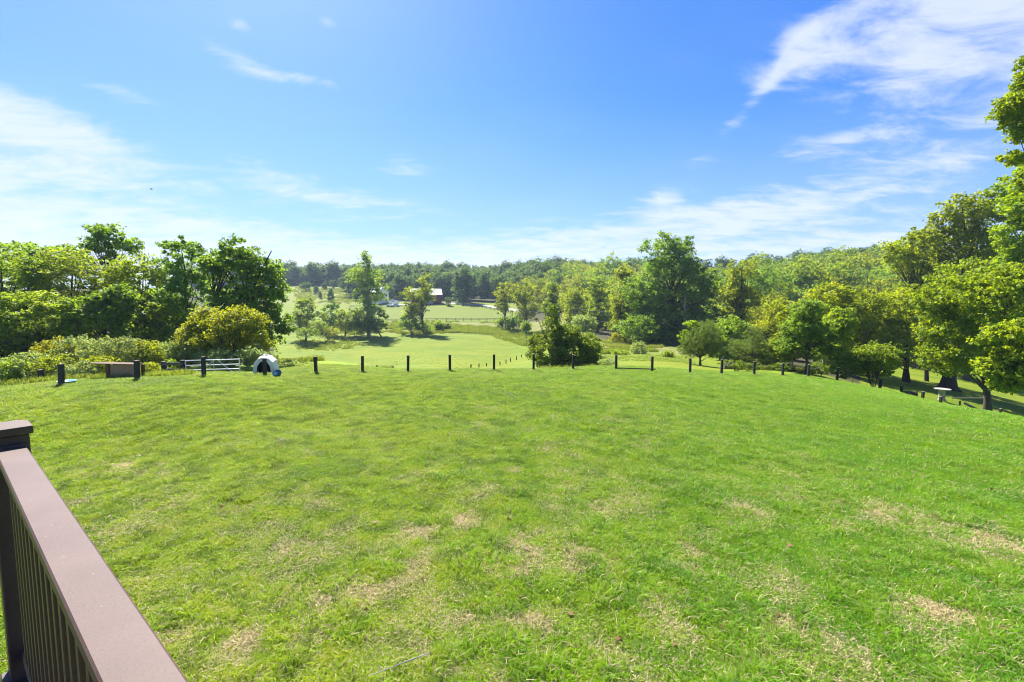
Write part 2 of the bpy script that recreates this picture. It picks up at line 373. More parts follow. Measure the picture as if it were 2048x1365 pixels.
M_wicker = simple('woven_panel', (.44, .27, .16), (.24, .14, .08), 45, .9, bump=1.)
M_concrete = simple('concrete', (.38, .37, .33), (.22, .21, .18), 5, .9)
M_red = simple('barn_red', (.20, .022, .02), (.14, .016, .016), 4, .8)
M_roof = simple('roof_metal', (.62, .64, .68), (.54, .56, .6), 1.5, .45, .1)
M_shingle = simple('grey_shingle', (.11, .11, .12), (.07, .07, .08), 3, .9)
M_whitewall = simple('white_siding', (.78, .78, .76), (.70, .70, .69), 1.5, .7)
M_glass = simple('dark_glass', (.02, .025, .03), (.03, .035, .04), 2, .1, spec=.8)
M_tyre = simple('tyre', (.015, .015, .015), (.02, .02, .02), 5, .9)
M_carwhite = simple('white_paint', (.80, .80, .80), (.78, .78, .78), 2, .25, bump=0)
M_gravel = simple('gravel', (.42, .40, .37), (.33, .31, .29), 1.2, .95)
M_yellow = simple('yellow_marker', (.75, .42, .02), (.7, .38, .02), 5, .6)
M_brick = simple('orange_brick', (.38, .14, .07), (.28, .10, .05), 8, .9)
M_feather = simple('black_feather', (.015, .013, .012), (.03, .026, .022), 5, .8)
M_wire = simple('wire', (.30, .31, .31), (.24, .25, .25), 2, .5)

# brown composite railing: dust speckle and little scuffs
m, g = material('brown_composite')
tco = g.n('ShaderNodeTexCoord').outputs['Object']
a1 = g.noise(tco, 5, 4, .5); a2 = g.noise(tco, 130, 4, .75); a3 = g.noise(g.n('ShaderNodeMapping', {'Vector': tco, 'Scale': (1, 3.5, 1)}).outputs[0], 26, 5, .65)
cc = g.mix(g.mr(a1, .35, .65), (.074, .038, .030), (.095, .052, .042)); cc = g.mix(g.mr(a2, .46, .70, 0, .55), cc, (.045, .027, .023))
cc = g.mix(g.mr(a3, .665, .74, 0, .6), cc, (.30, .25, .23))
bb = g.n('ShaderNodeBump', {'Height': a2, 'Strength': .5, 'Distance': .001})
s = g.n('ShaderNodeBsdfPrincipled', {'Base Color': cc, 'Roughness': .62, 'Normal': bb.outputs[0], 'Specular IOR Level': .35}); g.n('ShaderNodeOutputMaterial', {'Surface': s}); M_comp = m


def leafmat(name, ramp, trans=(.26, .34, .02), tf=.42, rough=.52, spec=.2):
    m, g = material(name)
    t = g.n('ShaderNodeAttribute', attribute_name='tone').outputs['Fac']
    orr = g.n('ShaderNodeObjectInfo').outputs['Random']
    cr = g.n('ShaderNodeValToRGB', {'Fac': t}); el = cr.color_ramp.elements
    while len(el) < len(ramp): el.new(.5)
    for e, (p, c) in zip(el, ramp): e.position = p; e.color = (*c, 1)
    hs = g.n('ShaderNodeHueSaturation', {'Color': cr.outputs[0], 'Hue': g.mr(orr, 0., 1., .485, .515, False), 'Saturation': 1., 'Value': g.mr(g.m('FRACT', g.m('MULTIPLY', orr, 7.3)), 0., 1., .82, 1.2, False)})
    p = g.n('ShaderNodeBsdfPrincipled', {'Base Color': hs.outputs[0], 'Roughness': rough, 'Specular IOR Level': spec})
    tcx = g.n('ShaderNodeMix', {0: 1., 6: hs.outputs[0], 7: (2.4, 2.2, .9, 1)}, data_type='RGBA', blend_type='MULTIPLY', clamp_result=False)
    tcx2 = g.mix(.6, tcx.outputs[2], trans)
    tr = g.n('ShaderNodeBsdfTranslucent', {'Color': tcx2})
    ms = g.n('ShaderNodeMixShader', {0: tf, 1: p, 2: tr}); g.n('ShaderNodeOutputMaterial', {'Surface': ms}); return m
DK = leafmat('leaves_dark', [(0, (0.049, 0.103, 0.015)), (.5, (0.101, 0.196, 0.020)), (.85, (0.188, 0.286, 0.028)), (1, (0.377, 0.371, 0.048))], (0.269, 0.385, 0.023), .50)
MD = leafmat('leaves_mid', [(0, (0.067, 0.122, 0.013)), (.5, (0.134, 0.229, 0.018)), (.85, (0.249, 0.328, 0.026)), (1, (0.421, 0.360, 0.038))], (0.362, 0.450, 0.018), .52)
YG = leafmat('leaves_yellow_green', [(0, (0.082, 0.126, 0.009)), (.5, (0.164, 0.226, 0.014)), (.85, (0.273, 0.305, 0.016)), (1, (0.437, 0.359, 0.032))], (0.416, 0.475, 0.010), .52)
LM = leafmat('leaves_lime', [(0, (0.096, 0.156, 0.009)), (.5, (0.180, 0.264, 0.013)), (1, (0.300, 0.360, 0.022))], (0.403, 0.560, 0.011), .5)
OL = leafmat('leaves_golden_bush', [(0, (.09, .12, .008)), (.5, (.20, .23, .010)), (.85, (.33, .33, .014)), (1, (.44, .34, .02))], (.50, .50, .010), .44)
SV = leafmat('leaves_silvery', [(0, (0.112, 0.174, 0.046)), (.5, (0.233, 0.310, 0.099)), (.85, (0.368, 0.434, 0.180)), (1, (0.445, 0.372, 0.080))], (0.401, 0.470, 0.085), .38)
CD = leafmat('needles_cedar', [(0, (0.067, 0.118, 0.022)), (.5, (0.124, 0.189, 0.031)), (.9, (0.209, 0.277, 0.047)), (1, (0.380, 0.397, 0.078))], (0.263, 0.344, 0.030), .28, .7, .2)
HZ = leafmat('leaves_far', [(0, (0.038, 0.080, 0.019)), (.5, (0.068, 0.127, 0.024)), (1, (0.125, 0.199, 0.040))], (0.156, 0.239, 0.040), .42, .6, .2)
RB = leafmat('leaves_rusty_vine', [(0, (0.043, 0.081, 0.012)), (.5, (0.096, 0.171, 0.014)), (.85, (0.192, 0.257, 0.020)), (1, (0.346, 0.183, 0.040))], (0.307, 0.407, 0.012), .42)
PL = leafmat('leaves_plane', [(0, (0.061, 0.114, 0.007)), (.45, (0.132, 0.205, 0.010)), (.88, (0.264, 0.319, 0.014)), (.97, (0.396, 0.297, 0.018)), (1, (0.418, 0.091, 0.018))], (0.425, 0.524, 0.009), .48, .5, .2)

# ---------------------------------------------------------------- trees
def unit(v): return v / np.maximum(np.linalg.norm(v, axis=-1, keepdims=True), 1e-9)
def leaf_arrays(C, rc, per, size, rg, up=.7, flat=.6, aspect=.62, shape=4, tone_c=None, sprig=0.):
    """C clump centres, rc clump radii: returns vertices, faces and tones of all leaves"""
    K = len(C); n = K * per
    d = rg.normal(size=(n, 3)); d = unit(d) * (rg.random((n, 1)) ** .45); d[:, 2] *= flat
    Pn = np.repeat(C, per, 0) + d * np.repeat(rc, per)[:, None]
    nrm = unit(rg.normal(size=(n, 3)) * .75 + np.array([0, 0, up]) + d * .5)
    a = unit(np.cross(nrm, rg.normal(size=(n, 3)))); b = np.cross(nrm, a)
    L = size * (.65 + .7 * rg.random((n, 1))); Wd = L * aspect
    if shape == 4:
        V = np.stack([Pn - a * L * .5, Pn + b * Wd * .5 + nrm * L * .1, Pn + a * L * .5, Pn - b * Wd * .5 + nrm * L * .1], 1)
    else:   # five-lobed
        V = np.stack([Pn - a * L * .45, Pn - a * L * .1 + b * Wd * .75 + nrm * L * .12, Pn + a * L * .12 + b * Wd * .28, Pn + a * L * .6 - nrm * L * .1,
                      Pn + a * L * .12 - b * Wd * .28, Pn - a * L * .1 - b * Wd * .75 + nrm * L * .12], 1)
    k = V.shape[1]
    tc_ = rg.random(K) if tone_c is None else tone_c
    tone = np.clip(np.repeat(tc_, per) * .5 + rg.random(n) * .5, 0, 1)
    return V.reshape(-1, 3), np.arange(n * k).reshape(n, k), tone


def tubes(paths, sides=5):
    V = []; Fs = []; o = 0
    for pts, rad in paths:
        pts = np.asarray(pts, float); k = len(pts)
        for i in range(k):
            t = pts[min(i + 1, k - 1)] - pts[max(i - 1, 0)]; t = t / (np.linalg.norm(t) + 1e-9)
            ref = np.array([1., 0, 0]) if abs(t[0]) < .8 else np.array([0, 1., 0]); u = np.cross(t, ref); u /= np.linalg.norm(u); v = np.cross(t, u)
            an = np.arange(sides) * 2 * np.pi / sides
            V.append(pts[i] + rad[i] * (np.cos(an)[:, None] * u + np.sin(an)[:, None] * v))
        for i in range(k - 1):
            for s_ in range(sides): Fs.append((o + i * sides + s_, o + i * sides + (s_ + 1) % sides, o + (i + 1) * sides + (s_ + 1) % sides, o + (i + 1) * sides + s_))
        o += k * sides
    return np.concatenate(V), np.array(Fs)


def crown_points(blobs, nc, rg, shell=.5):
    vol = np.array([b[3] * b[4] * b[5] for b in blobs]) ** .8; pick = rg.choice(len(blobs), nc, p=vol / vol.sum())
    B = np.array(blobs)[pick]; d = unit(rg.normal(size=(nc, 3))); r = shell + (1 - shell) * rg.random((nc, 1)) ** .7
    lump = 1 + .16 * np.sin(d[:, :1] * 5 + pick[:, None]) * np.cos(d[:, 2:3] * 6 + 2 * pick[:, None])
    return B[:, :3] + d * r * B[:, 3:6] * lump * .93


LS = 1.22
def build_tree(base, blobs, n, leaf, clump, mat, bark=M_bark, trunk_r=.2, up=.7, flat=.6, shape=4, seed=0, shell=.5, lean=0., limbs=26, aspect=.62,
               name='tree', per=None, trunk_top=None, multi=1, zmin=-.2, forkz=.3):
    rg = np.random.default_rng(seed + 11)
    per = per or 34; nc = max(4, int(n / per)); C = crown_points(blobs, nc, rg, shell)
    C = C[C[:, 2] > zmin]
    q = C / (clump * 3.2) + seed; pn = (np.sin(q[:, 0] * 1.3 + np.sin(q[:, 2] * 1.7)) + np.sin(q[:, 1] * 1.5 + 1.3 * np.sin(q[:, 0] * .8 + 2)) + np.sin(q[:, 2] * 2.1 + q[:, 0])) / 3
    kp = pn > np.quantile(pn, .06); C = C[kp]; pn = pn[kp]; tcl = np.clip(.5 + .38 * pn[rg.permutation(1)[0]:] if False else .5 + .33 * np.sin(pn * 5 + seed) + .3 * (rg.random(len(C)) - .5), 0, 1)
    rc = clump * (.45 + 1.1 * rg.random(len(C)) ** 1.3)
    V, Fc, tone = leaf_arrays(C, rc, per, leaf * (1.0 if shape == 6 else LS if aspect > .2 else 1.4), rg, up, flat, aspect, shape, tone_c=tcl)
    keep = V.reshape(-1, Fc.shape[1], 3)[:, :, 2].min(1) > -.15; V = V.reshape(-1, Fc.shape[1], 3)[keep]; tone = tone[keep]; k = Fc.shape[1]
    V = V.reshape(-1, 3); Fc = np.arange(len(V)).reshape(-1, k)
    cme = np_mesh('crown', V, Fc, np.full(len(Fc), k), False, {'tone': ('FACE', tone)})
    B = np.array(blobs); top = trunk_top if trunk_top else (B[:, 2] + B[:, 5] * .5).max(); cx = B[:, 0].mean(); cy = B[:, 1].mean()
    paths = []
    for mlt in range(multi):
        jx = (rg.random() - .5) * trunk_r * 6 * (multi > 1); ts = np.linspace(0, 1, 7); tx = B[rg.integers(len(B)), 0] if multi > 1 else cx + lean
        tp = np.stack([jx + (tx - jx) * ts ** 1.3 + rg.normal(size=7) * .05 * top / 7, cy * ts ** 1.5 + rg.normal(size=7) * .04 * top / 7, ts * top - .15], -1)
        tr_ = trunk_r * (1 - ts * .85) * (1 + .5 * np.exp(-ts * 18)); paths.append((tp, tr_))
        idx = rg.choice(len(C), min(limbs, len(C)), replace=False)
        for q in idx:
            e = C[q]; f = np.clip((e[2] / top) * .62, forkz * .5, .9) ; s0 = np.array([np.interp(f, ts, tp[:, i]) for i in range(3)])
            if e[2] < s0[2]: s0[2] = max(e[2] * .8, .2); s0[0] = np.interp(s0[2], tp[:, 2], tp[:, 0]); s0[1] = np.interp(s0[2], tp[:, 2], tp[:, 1])
            mid = (s0 + e) / 2 + np.array([0, 0, .12 * np.linalg.norm(e - s0)]) + rg.normal(size=3) * .05 * np.linalg.norm(e - s0)
            r0 = trunk_r * (1 - f) * .5; paths.append(([s0, (s0 + mid) / 2 + rg.normal(size=3) * .03, mid, (mid + e) / 2, e], [r0, r0 * .8, r0 * .6, r0 * .35, r0 * .12]))
    TV, TF = tubes(paths, 6)
    tme = np_mesh('trunk', TV, TF, np.full(len(TF), 4), True)
    root = empty(name, base)
    link('crown', cme, mat, root); link('trunk', tme, bark, root)
    return root


def tree_at(px, Y, sblobs, label, cat='tree', depth=1., group=None, **kw):
    """sblobs: (px, py, rx, ry) of the crown's masses as they stand at distance Y"""
    X, Y, Z = gnd(px, Y); bl = []
    for bI, b in enumerate(sblobs):
        wx, _, wz = W(b[0], b[1], Y); s = Y / F; dy = (b[4] if len(b) > 4 else ((bI * 37) % 5 - 2) * .12 * b[2]) * s
        bl.append((wx - X, dy, wz - Z, b[2] * s, b[2] * s * depth, b[3] * s))
    r = build_tree((X, Y, Z), bl, **kw); tag(r, label, cat, group); return r


T = tree_at
# woods on the left
T(20, 36, [(20, 565, 100, 80), (60, 640, 80, 60), (-60, 600, 80, 80)], 'broad light green tree at the left edge of the woods, feathery sunlit top', n=24000, leaf=.24, clump=.62, mat=MD, flat=.35, trunk_r=.22, seed=1, name='feathery_tree', aspect=.34, up=1.1)
T(150, 38.5, [(150, 565, 75, 72), (170, 640, 60, 50)], 'feathery green tree just left of the sparse tall tree', n=17000, leaf=.24, clump=.6, mat=MD, flat=.35, trunk_r=.2, seed=2, name='feathery_tree', aspect=.34, up=1.1)
T(95, 33, [(90, 625, 95, 48), (40, 680, 70, 35)], 'low spreading tree with pale feathery fronds above the brambles', n=15000, leaf=.22, clump=.5, mat=MD, flat=.3, trunk_r=.14, seed=3, name='feathery_tree', aspect=.34, up=1.2)
T(205, 34, [(208, 640, 62, 55), (240, 600, 30, 30)], 'dark green tree with pale tips rising behind the grey panelled shelter', n=13000, leaf=.2, clump=.45, mat=DK, flat=.45, trunk_r=.12, seed=4, name='leafy_tree')
T(228, 47, [(215, 472, 38, 26), (188, 492, 26, 20), (250, 492, 26, 18), (222, 510, 22, 22), (225, 560, 20, 30)], 'tall thin tree with sparse crown standing above the woods against white cloud', n=4200, leaf=.26, clump=.42, mat=DK, bark=M_darkbark, trunk_r=.2, seed=5, name='sparse_tree', per=22, shell=.2, limbs=60)
T(292, 41, [(290, 565, 55, 55), (300, 640, 60, 60)], 'olive green bushy tree between the sparse tree and the dark tall tree', n=16000, leaf=.2, clump=.5, mat=MD, trunk_r=.16, seed=6, name='leafy_tree')
T(385, 40, [(372, 520, 42, 44), (385, 600, 62, 60), (350, 650, 50, 50)], 'dark green tree with a ragged top behind the golden bush', n=14000, leaf=.21, clump=.45, mat=DK, bark=M_darkbark, trunk_r=.2, seed=7, name='dark_tree')
T(452, 38, [(470, 520, 60, 42), (425, 535, 30, 30), (520, 545, 42, 42), (490, 600, 70, 50), (550, 600, 36, 50), (560, 655, 30, 30)], 'large spreading dark tree with forked trunk and drooping right side behind the golden bush', n=19000, leaf=.21, clump=.42, mat=DK, bark=M_darkbark, trunk_r=.24, seed=8, name='spreading_tree', shell=.25, limbs=34, multi=2, per=30)
T(320, 37, [(322, 622, 22, 20)], 'small lime green sapling glowing among the dark trees', n=1800, leaf=.17, clump=.3, mat=LM, trunk_r=.05, seed=9, name='sapling')
T(20, 35, [(20, 700, 90, 40), (110, 690, 70, 34)], 'dark thicket of undergrowth below the left-hand woods', cat='bush', n=11000, leaf=.19, clump=.5, mat=DK, trunk_r=.06, seed=10, name='dark_bush', multi=3)
T(240, 36, [(235, 695, 70, 36), (310, 690, 55, 40)], 'dark bush in the shade behind the pale brambles', cat='bush', n=11000, leaf=.19, clump=.5, mat=DK, trunk_r=.06, seed=12, name='dark_bush', multi=3)
T(60, 60, [(30, 520, 70, 40), (110, 520, 60, 34), (95, 492, 22, 12)], 'dark tree top showing just over the feathery trees', n=9000, leaf=.34, clump=.7, mat=DK, trunk_r=.25, seed=13, name='dark_tree')
T(450, 30.5, [(440, 672, 75, 48), (480, 650, 52, 40), (395, 668, 45, 36), (515, 690, 34, 38), (415, 640, 36, 26)], 'wide golden yellow bush behind the metal gate', cat='bush', n=26000, leaf=.12, clump=.32, mat=OL, trunk_r=.08, seed=14, name='golden_bush', multi=4, flat=.9, limbs=20, depth=.8)
T(455, 28.3, [(450, 717, 40, 20), (500, 715, 34, 18), (400, 715, 26, 15)], 'grey-green scrub at the foot of the golden bush behind the gate', cat='bush', n=9000, leaf=.09, clump=.22, mat=SV, trunk_r=.03, seed=15, name='scrub_bush', multi=3, flat=1., depth=.6)
T(590, 33, [(575, 728, 28, 8), (610, 730, 28, 6)], 'low dry scrub along the board right of the white hutch', cat='bush', n=2600, leaf=.08, clump=.16, mat=SV, trunk_r=.02, seed=16, name='scrub_bush', multi=2, flat=1.)
# brambles along the left of the lawn, one bush after another
bram = [(-20, 25, 745, 50, 34, SV), (35, 24.5, 745, 42, 30, MD), (75, 25, 735, 42, 38, SV), (120, 27, 705, 36, 28, OL), (115, 25, 740, 38, 34, YG), (165, 27, 705, 42, 34, SV),
        (165, 24.5, 748, 34, 22, SV), (215, 27, 708, 44, 34, SV), (205, 25.5, 735, 36, 28, YG), (262, 27.5, 706, 40, 34, SV), (300, 28, 712, 34, 32, YG), (335, 29, 712, 34, 30, SV), (345, 28, 735, 30, 14, MD), (375, 29.5, 705, 30, 24, SV), (300, 26, 742, 30, 14, YG)]
bl_lab = ['pale bramble bush cut by the left edge of the picture', 'green bramble mound left of the short stub post', 'silvery bramble bush behind the short stub post', 'orange tinged bramble crest above the blue tub post',
          'yellow-green bramble bush behind the post with the blue tub', 'tall silvery bramble bush left of the shelter', 'low pale bramble bush right of the blue tub', 'tall silvery bramble bush right above the shelter roof',
          'yellow-green bramble just left of the shelter', 'silvery bramble bush between shelter and fence section', 'yellow-green bramble behind the short post beside the shelter', 'silvery bramble bush behind the two-rail fence', 'low green bramble at the foot of the two-rail fence',
          'silvery bramble bush meeting the golden bush', 'low yellow-green bramble right of the shelter post']
for i, ((px, Y, py, rx, ry, mt), lb) in enumerate(zip(bram, bl_lab)):
    T(px, Y, [(px, py, rx, ry), (px + rx * .5, py + ry * .4, rx * .6, ry * .5), (px - rx * .5, py + ry * .4, rx * .6, ry * .55)], lb, cat='bush', group='brambles beside the lawn', n=6500, leaf=.085, clump=.2, mat=mt, trunk_r=.025, seed=30 + i, name='bramble_bush', multi=3, flat=1.1, limbs=14, up=.4, shell=.6, per=26)
# trees in the valley
T(737, 140, [(730, 522, 18, 20), (728, 555, 36, 26), (742, 590, 38, 36), (752, 630, 24, 34), (720, 640, 34, 30)], 'tall pointed tree standing alone in the valley left of the white farmhouse', n=15000, leaf=.42, clump=1.2, mat=MD, bark=M_palebark, trunk_r=.45, seed=50, name='tall_tree', shell=.3, limbs=50)
T(762, 139, [(755, 650, 22, 14), (735, 655, 22, 12)], 'dark bush at the foot of the tall pointed valley tree', cat='bush', n=3500, leaf=.36, clump=.9, mat=DK, trunk_r=.12, seed=51, name='dark_bush', multi=2)
T(690, 139, [(700, 640, 26, 26)], 'rounded tree leaning against the tall pointed valley tree', n=4000, leaf=.38, clump=1., mat=MD, trunk_r=.2, seed=52, name='round_tree')
T(665, 142, [(663, 625, 20, 24), (662, 648, 18, 18)], 'small dark oval tree left of the tall pointed valley tree', n=4500, leaf=.36, clump=.9, mat=DK, trunk_r=.2, seed=53, name='oval_tree')
T(612, 128, [(612, 625, 24, 30), (598, 650, 24, 22), (640, 640, 12, 22)], 'grey-green tree behind the drooping branches at the field edge', n=6000, leaf=.38, clump=1., mat=MD, trunk_r=.2, seed=54, name='round_tree')
T(845, 145, [(855, 562, 18, 16), (852, 590, 26, 22), (818, 588, 20, 14), (828, 620, 26, 20)], 'slender leaning tree in front of the red barn', n=7000, leaf=.42, clump=1.1, mat=YG, bark=M_darkbark, trunk_r=.3, seed=55, name='leaning_tree', shell=.2, limbs=50, lean=1.)
T(822, 144, [(818, 645, 22, 18), (845, 655, 20, 10)], 'dark bush around the foot of the leaning tree by the barn', cat='bush', n=4000, leaf=.36, clump=.9, mat=DK, trunk_r=.1, seed=56, name='dark_bush', multi=2)
for i, (px, Y, py, rx, ry, mt, lb) in enumerate([
        (615, 120, 665, 26, 8, MD, 'low hedge-like bush at the near field corner'), (655, 128, 664, 24, 8, YG, 'low yellow-green bush left of the tall valley tree'), (878, 150, 652, 5, 6, DK, 'small dark bush right of the leaning tree'),
        (893, 152, 655, 6, 4, DK, 'tiny dark shrub in the goldenrod right of the leaning tree'), (1052, 120, 655, 7, 8, DK, 'small round bluish shrub in the tall weeds'), (1005, 160, 645, 8, 8, LM, 'small lime bush at the end of the crop field fence'),
        (1027, 158, 645, 20, 12, DK, 'dark bush below the pale yellow-green tree'), (640, 150, 655, 14, 10, MD, 'small mid green bush behind the field edge'),
        (1185, 60, 690, 16, 16, LM, 'lime bush right behind the vine-covered thicket'), (1200, 41, 722, 26, 14, SV, 'grey scrub at the right foot of the vine-covered thicket'), (1275, 66, 698, 17, 15, SV, 'scraggy bush on the rough grass behind the low rail'),
        (1335, 58, 712, 10, 8, MD, 'small dark bush just left of the first cedar'), (1240, 64, 708, 18, 5, MD, 'low leafy clump on the rough grass edge'), (1330, 95, 684, 20, 10, OL, 'goldenrod clump in front of the huge dark tree'), (1235, 92, 676, 20, 8, OL, 'goldenrod stand left of the huge dark tree')]):
    T(px, Y, [(px, py, rx, ry)], lb, cat='bush', n=1800, leaf=.0026 * Y, clump=.008 * Y, mat=mt, trunk_r=.05, seed=70 + i, name='small_bush', multi=2, flat=1., limbs=8)
for i, (px, Y, bl, mt, n, lb) in enumerate([
        (1012, 158, [(1010, 585, 22, 22), (1005, 610, 18, 20)], YG, 5000, 'pale yellow tree at the end of the farm lane'),
        (1050, 150, [(1045, 585, 30, 24), (1055, 615, 32, 30)], YG, 8000, 'rounded pale yellow-green tree right of the farm lane'),
        (1103, 128, [(1102, 585, 12, 24), (1103, 620, 20, 34)], MD, 7000, 'pointed green tree rising behind the vine-covered thicket'),
        (1150, 135, [(1150, 600, 26, 30), (1150, 635, 26, 24)], YG, 7000, 'yellow-green bushy tree right of the pointed tree'),
        (1195, 125, [(1195, 578, 22, 26), (1200, 625, 30, 40)], MD, 8000, 'dark green tree at the wood edge left of the huge tree'),
        (1165, 105, [(1168, 645, 26, 16)], SV, 3500, 'blue-green bush at the wood edge behind the thicket'),
        (1238, 104, [(1245, 560, 20, 30), (1245, 610, 26, 36), (1240, 650, 26, 22)], YG, 8000, 'tree hung with yellow vine leaves beside the huge dark tree')]):
    T(px, Y, bl, lb, n=n, leaf=.38, clump=1., mat=mt, trunk_r=.25, seed=90 + i, name='wood_edge_tree', shell=.35, limbs=40)
T(1345, 96, [(1335, 490, 42, 30), (1290, 492, 14, 12), (1375, 492, 20, 18), (1340, 535, 62, 38), (1300, 590, 60, 48), (1385, 580, 55, 55), (1330, 645, 74, 48), (1400, 645, 46, 46), (1300, 665, 50, 30), (1370, 672, 60, 26)],
  'huge dark green tree towering over the others right of centre', n=62000, leaf=.38, clump=.95, mat=DK, bark=M_darkbark, trunk_r=.6, seed=100, name='huge_tree', shell=.25, limbs=60)
T(1475, 84, [(1475, 540, 24, 30), (1470, 585, 34, 34), (1500, 540, 14, 20), (1500, 600, 24, 26), (1470, 640, 30, 34)], 'tall open yellow-green tree with dark trunk right of the huge tree', n=9000, leaf=.32, clump=.85, mat=YG, bark=M_darkbark, trunk_r=.38, seed=101, name='open_tree', shell=.25, limbs=60)
T(1515, 115, [(1515, 570, 32, 38), (1510, 620, 30, 30)], 'dark tree behind the tall open yellow-green tree', n=7000, leaf=.36, clump=1., mat=DK, trunk_r=.3, seed=102, name='dark_tree')
T(1530, 62, [(1540, 650, 30, 26), (1560, 620, 30, 26)], 'pale yellow bush tree between the second cedar and the dark lawn tree', n=7000, leaf=.24, clump=.6, mat=YG, trunk_r=.12, seed=103, name='leafy_tree')
T(1440, 60, [(1440, 690, 24, 30), (1450, 665, 20, 14)], 'bluish sapling thicket between the two cedars', cat='bush', n=5000, leaf=.2, clump=.45, mat=MD, trunk_r=.06, seed=104, name='leafy_bush', multi=3)
# thicket grown over with vines
T(1110, 40, [(1095, 706, 42, 30), (1150, 703, 52, 34), (1103, 632, 11, 30), (1104, 662, 20, 30), (1135, 672, 34, 26), (1180, 690, 26, 22), (1075, 690, 20, 26), (1175, 722, 32, 14)],
  'thicket overgrown with rusty green vines behind the fence', cat='bush', n=36000, leaf=.13, clump=.3, mat=RB, bark=M_darkbark, trunk_r=.09, seed=110, name='vine_thicket', multi=3, shell=.6, flat=.8, trunk_top=4.6)
T(1210, 37, [(1212, 728, 22, 12)], 'grey-leaved bush at the right end of the vine thicket', cat='bush', n=2500, leaf=.08, clump=.2, mat=SV, trunk_r=.03, seed=111, name='scrub_bush', multi=2)
# cedars: fine upright sprays
T(1400, 45, [(1402, 680, 38, 34), (1412, 660, 24, 22), (1385, 698, 30, 22), (1425, 695, 24, 24)], 'rounded cedar with short trunk on the lower lawn', n=30000, leaf=.13, clump=.22, mat=CD, bark=M_bark, trunk_r=.1, seed=120, name='cedar_tree', aspect=.16, up=.3, flat=1., shell=.35, limbs=60, forkz=.2)
T(1382, 46, [(1384, 648, 16, 10), (1372, 672, 14, 16)], 'yellow sapling leaves showing over the left shoulder of the first cedar', cat='sapling', n=1800, leaf=.15, clump=.22, mat=LM, trunk_r=.03, seed=121, name='sapling', limbs=8)
T(1503, 42, [(1505, 668, 22, 22), (1500, 690, 46, 22), (1470, 710, 34, 20), (1535, 705, 34, 22), (1505, 720, 44, 14)], 'wide open cedar with feathery level branches behind the fence', n=26000, leaf=.13, clump=.2, mat=CD, trunk_r=.09, seed=122, name='cedar_tree', aspect=.16, up=.3, flat=.6, shell=.3, limbs=70, forkz=.2)
T(1470, 38, [(1465, 727, 30, 9), (1500, 734, 30, 8)], 'dry brownish brush under the wide open cedar', cat='bush', n=2400, leaf=.09, clump=.18, mat=RB, trunk_r=.02, seed=123, name='brush_pile', multi=3)
T(1612, 38, [(1612, 620, 34, 24), (1608, 655, 44, 34), (1650, 668, 30, 26), (1580, 690, 30, 16), (1640, 705, 34, 22)], 'dark round-crowned tree with bare straight trunk at the lawn edge', n=19000, leaf=.15, clump=.34, mat=DK, bark=M_bark, trunk_r=.13, seed=124, name='lawn_tree', shell=.45)
T(1641, 40, [(1660, 690, 26, 30), (1680, 650, 30, 36)], 'green tree with pale thin trunk close right of the dark lawn tree', n=9000, leaf=.16, clump=.34, mat=MD, bark=M_palebark, trunk_r=.07, seed=125, name='leafy_tree')
T(1585, 40, [(1565, 690, 26, 34), (1570, 640, 18, 20)], 'glossy yellow-green tree with curved pale stem left of the dark lawn tree', n=7500, leaf=.15, clump=.34, mat=YG, bark=M_palebark, trunk_r=.06, seed=126, name='leafy_tree')
T(1745, 36, [(1745, 712, 44, 30), (1715, 725, 40, 26), (1770, 735, 24, 24), (1690, 735, 30, 20)], 'bright green rounded shrub where the lawn drops away', cat='bush', n=19000, leaf=.12, clump=.3, mat=MD, trunk_r=.05, seed=127, name='leafy_bush', multi=4)
T(1600, 39, [(1560, 735, 24, 12), (1640, 740, 30, 12)], 'shaded undergrowth at the foot of the dark lawn tree', cat='bush', n=3500, leaf=.11, clump=.26, mat=DK, trunk_r=.03, seed=128, name='undergrowth_bush', multi=3)
T(1690, 55, [(1700, 620, 50, 50), (1660, 600, 40, 40), (1720, 670, 40, 40)], 'yellow-green tree filling the gap behind the lawn-edge shrub', n=15000, leaf=.24, clump=.6, mat=YG, trunk_r=.2, seed=129, name='leafy_tree')
T(1813, 52, [(1790, 610, 50, 42), (1815, 670, 55, 46), (1770, 675, 36, 40), (1800, 700, 60, 34)], 'golden green tree with two bare stems behind the lower lawn', n=17000, leaf=.2, clump=.55, mat=YG, bark=M_darkbark, trunk_r=.16, seed=130, name='leafy_tree', multi=2)
for i, (px, Y, bl, mt, lb) in enumerate([
        (1585, 60, [(1585, 640, 40, 40), (1585, 690, 44, 34)], YG, 'yellow-green leafy wall of a tree left behind the dark lawn tree'),
        (1660, 52, [(1665, 660, 40, 40), (1665, 705, 44, 34)], MD, 'fresh green tree filling behind the pale thin trunk'),
        (1735, 58, [(1735, 640, 48, 46), (1735, 690, 46, 34)], YG, 'golden green tree above the bright rounded shrub'),
        (1460, 66, [(1455, 660, 36, 30), (1450, 690, 40, 26)], MD, 'green tree filling the gap behind both cedars'),
        (1530, 52, [(1530, 705, 44, 24)], DK, 'dark low bush in the shade behind the wide open cedar'),
        (1850, 56, [(1845, 640, 44, 50), (1850, 690, 46, 26)], PL, 'golden green tree joining the plane tree on its left'),
        (1290, 92, [(1270, 660, 50, 30), (1320, 676, 50, 18)], DK, 'skirt of dark bushes under the huge dark tree'),
        (1430, 88, [(1420, 660, 40, 36)], DK, 'dark bush between the huge tree and the tall open tree')]):
    T(px, Y, bl, lb, n=9000, leaf=.0036 * Y, clump=.0095 * Y, mat=mt, trunk_r=.12, seed=160 + i, name='leafy_tree' if i not in (4, 6, 7) else 'leafy_bush', cat='bush' if i in (4, 6, 7) else 'tree', multi=2, per=24)
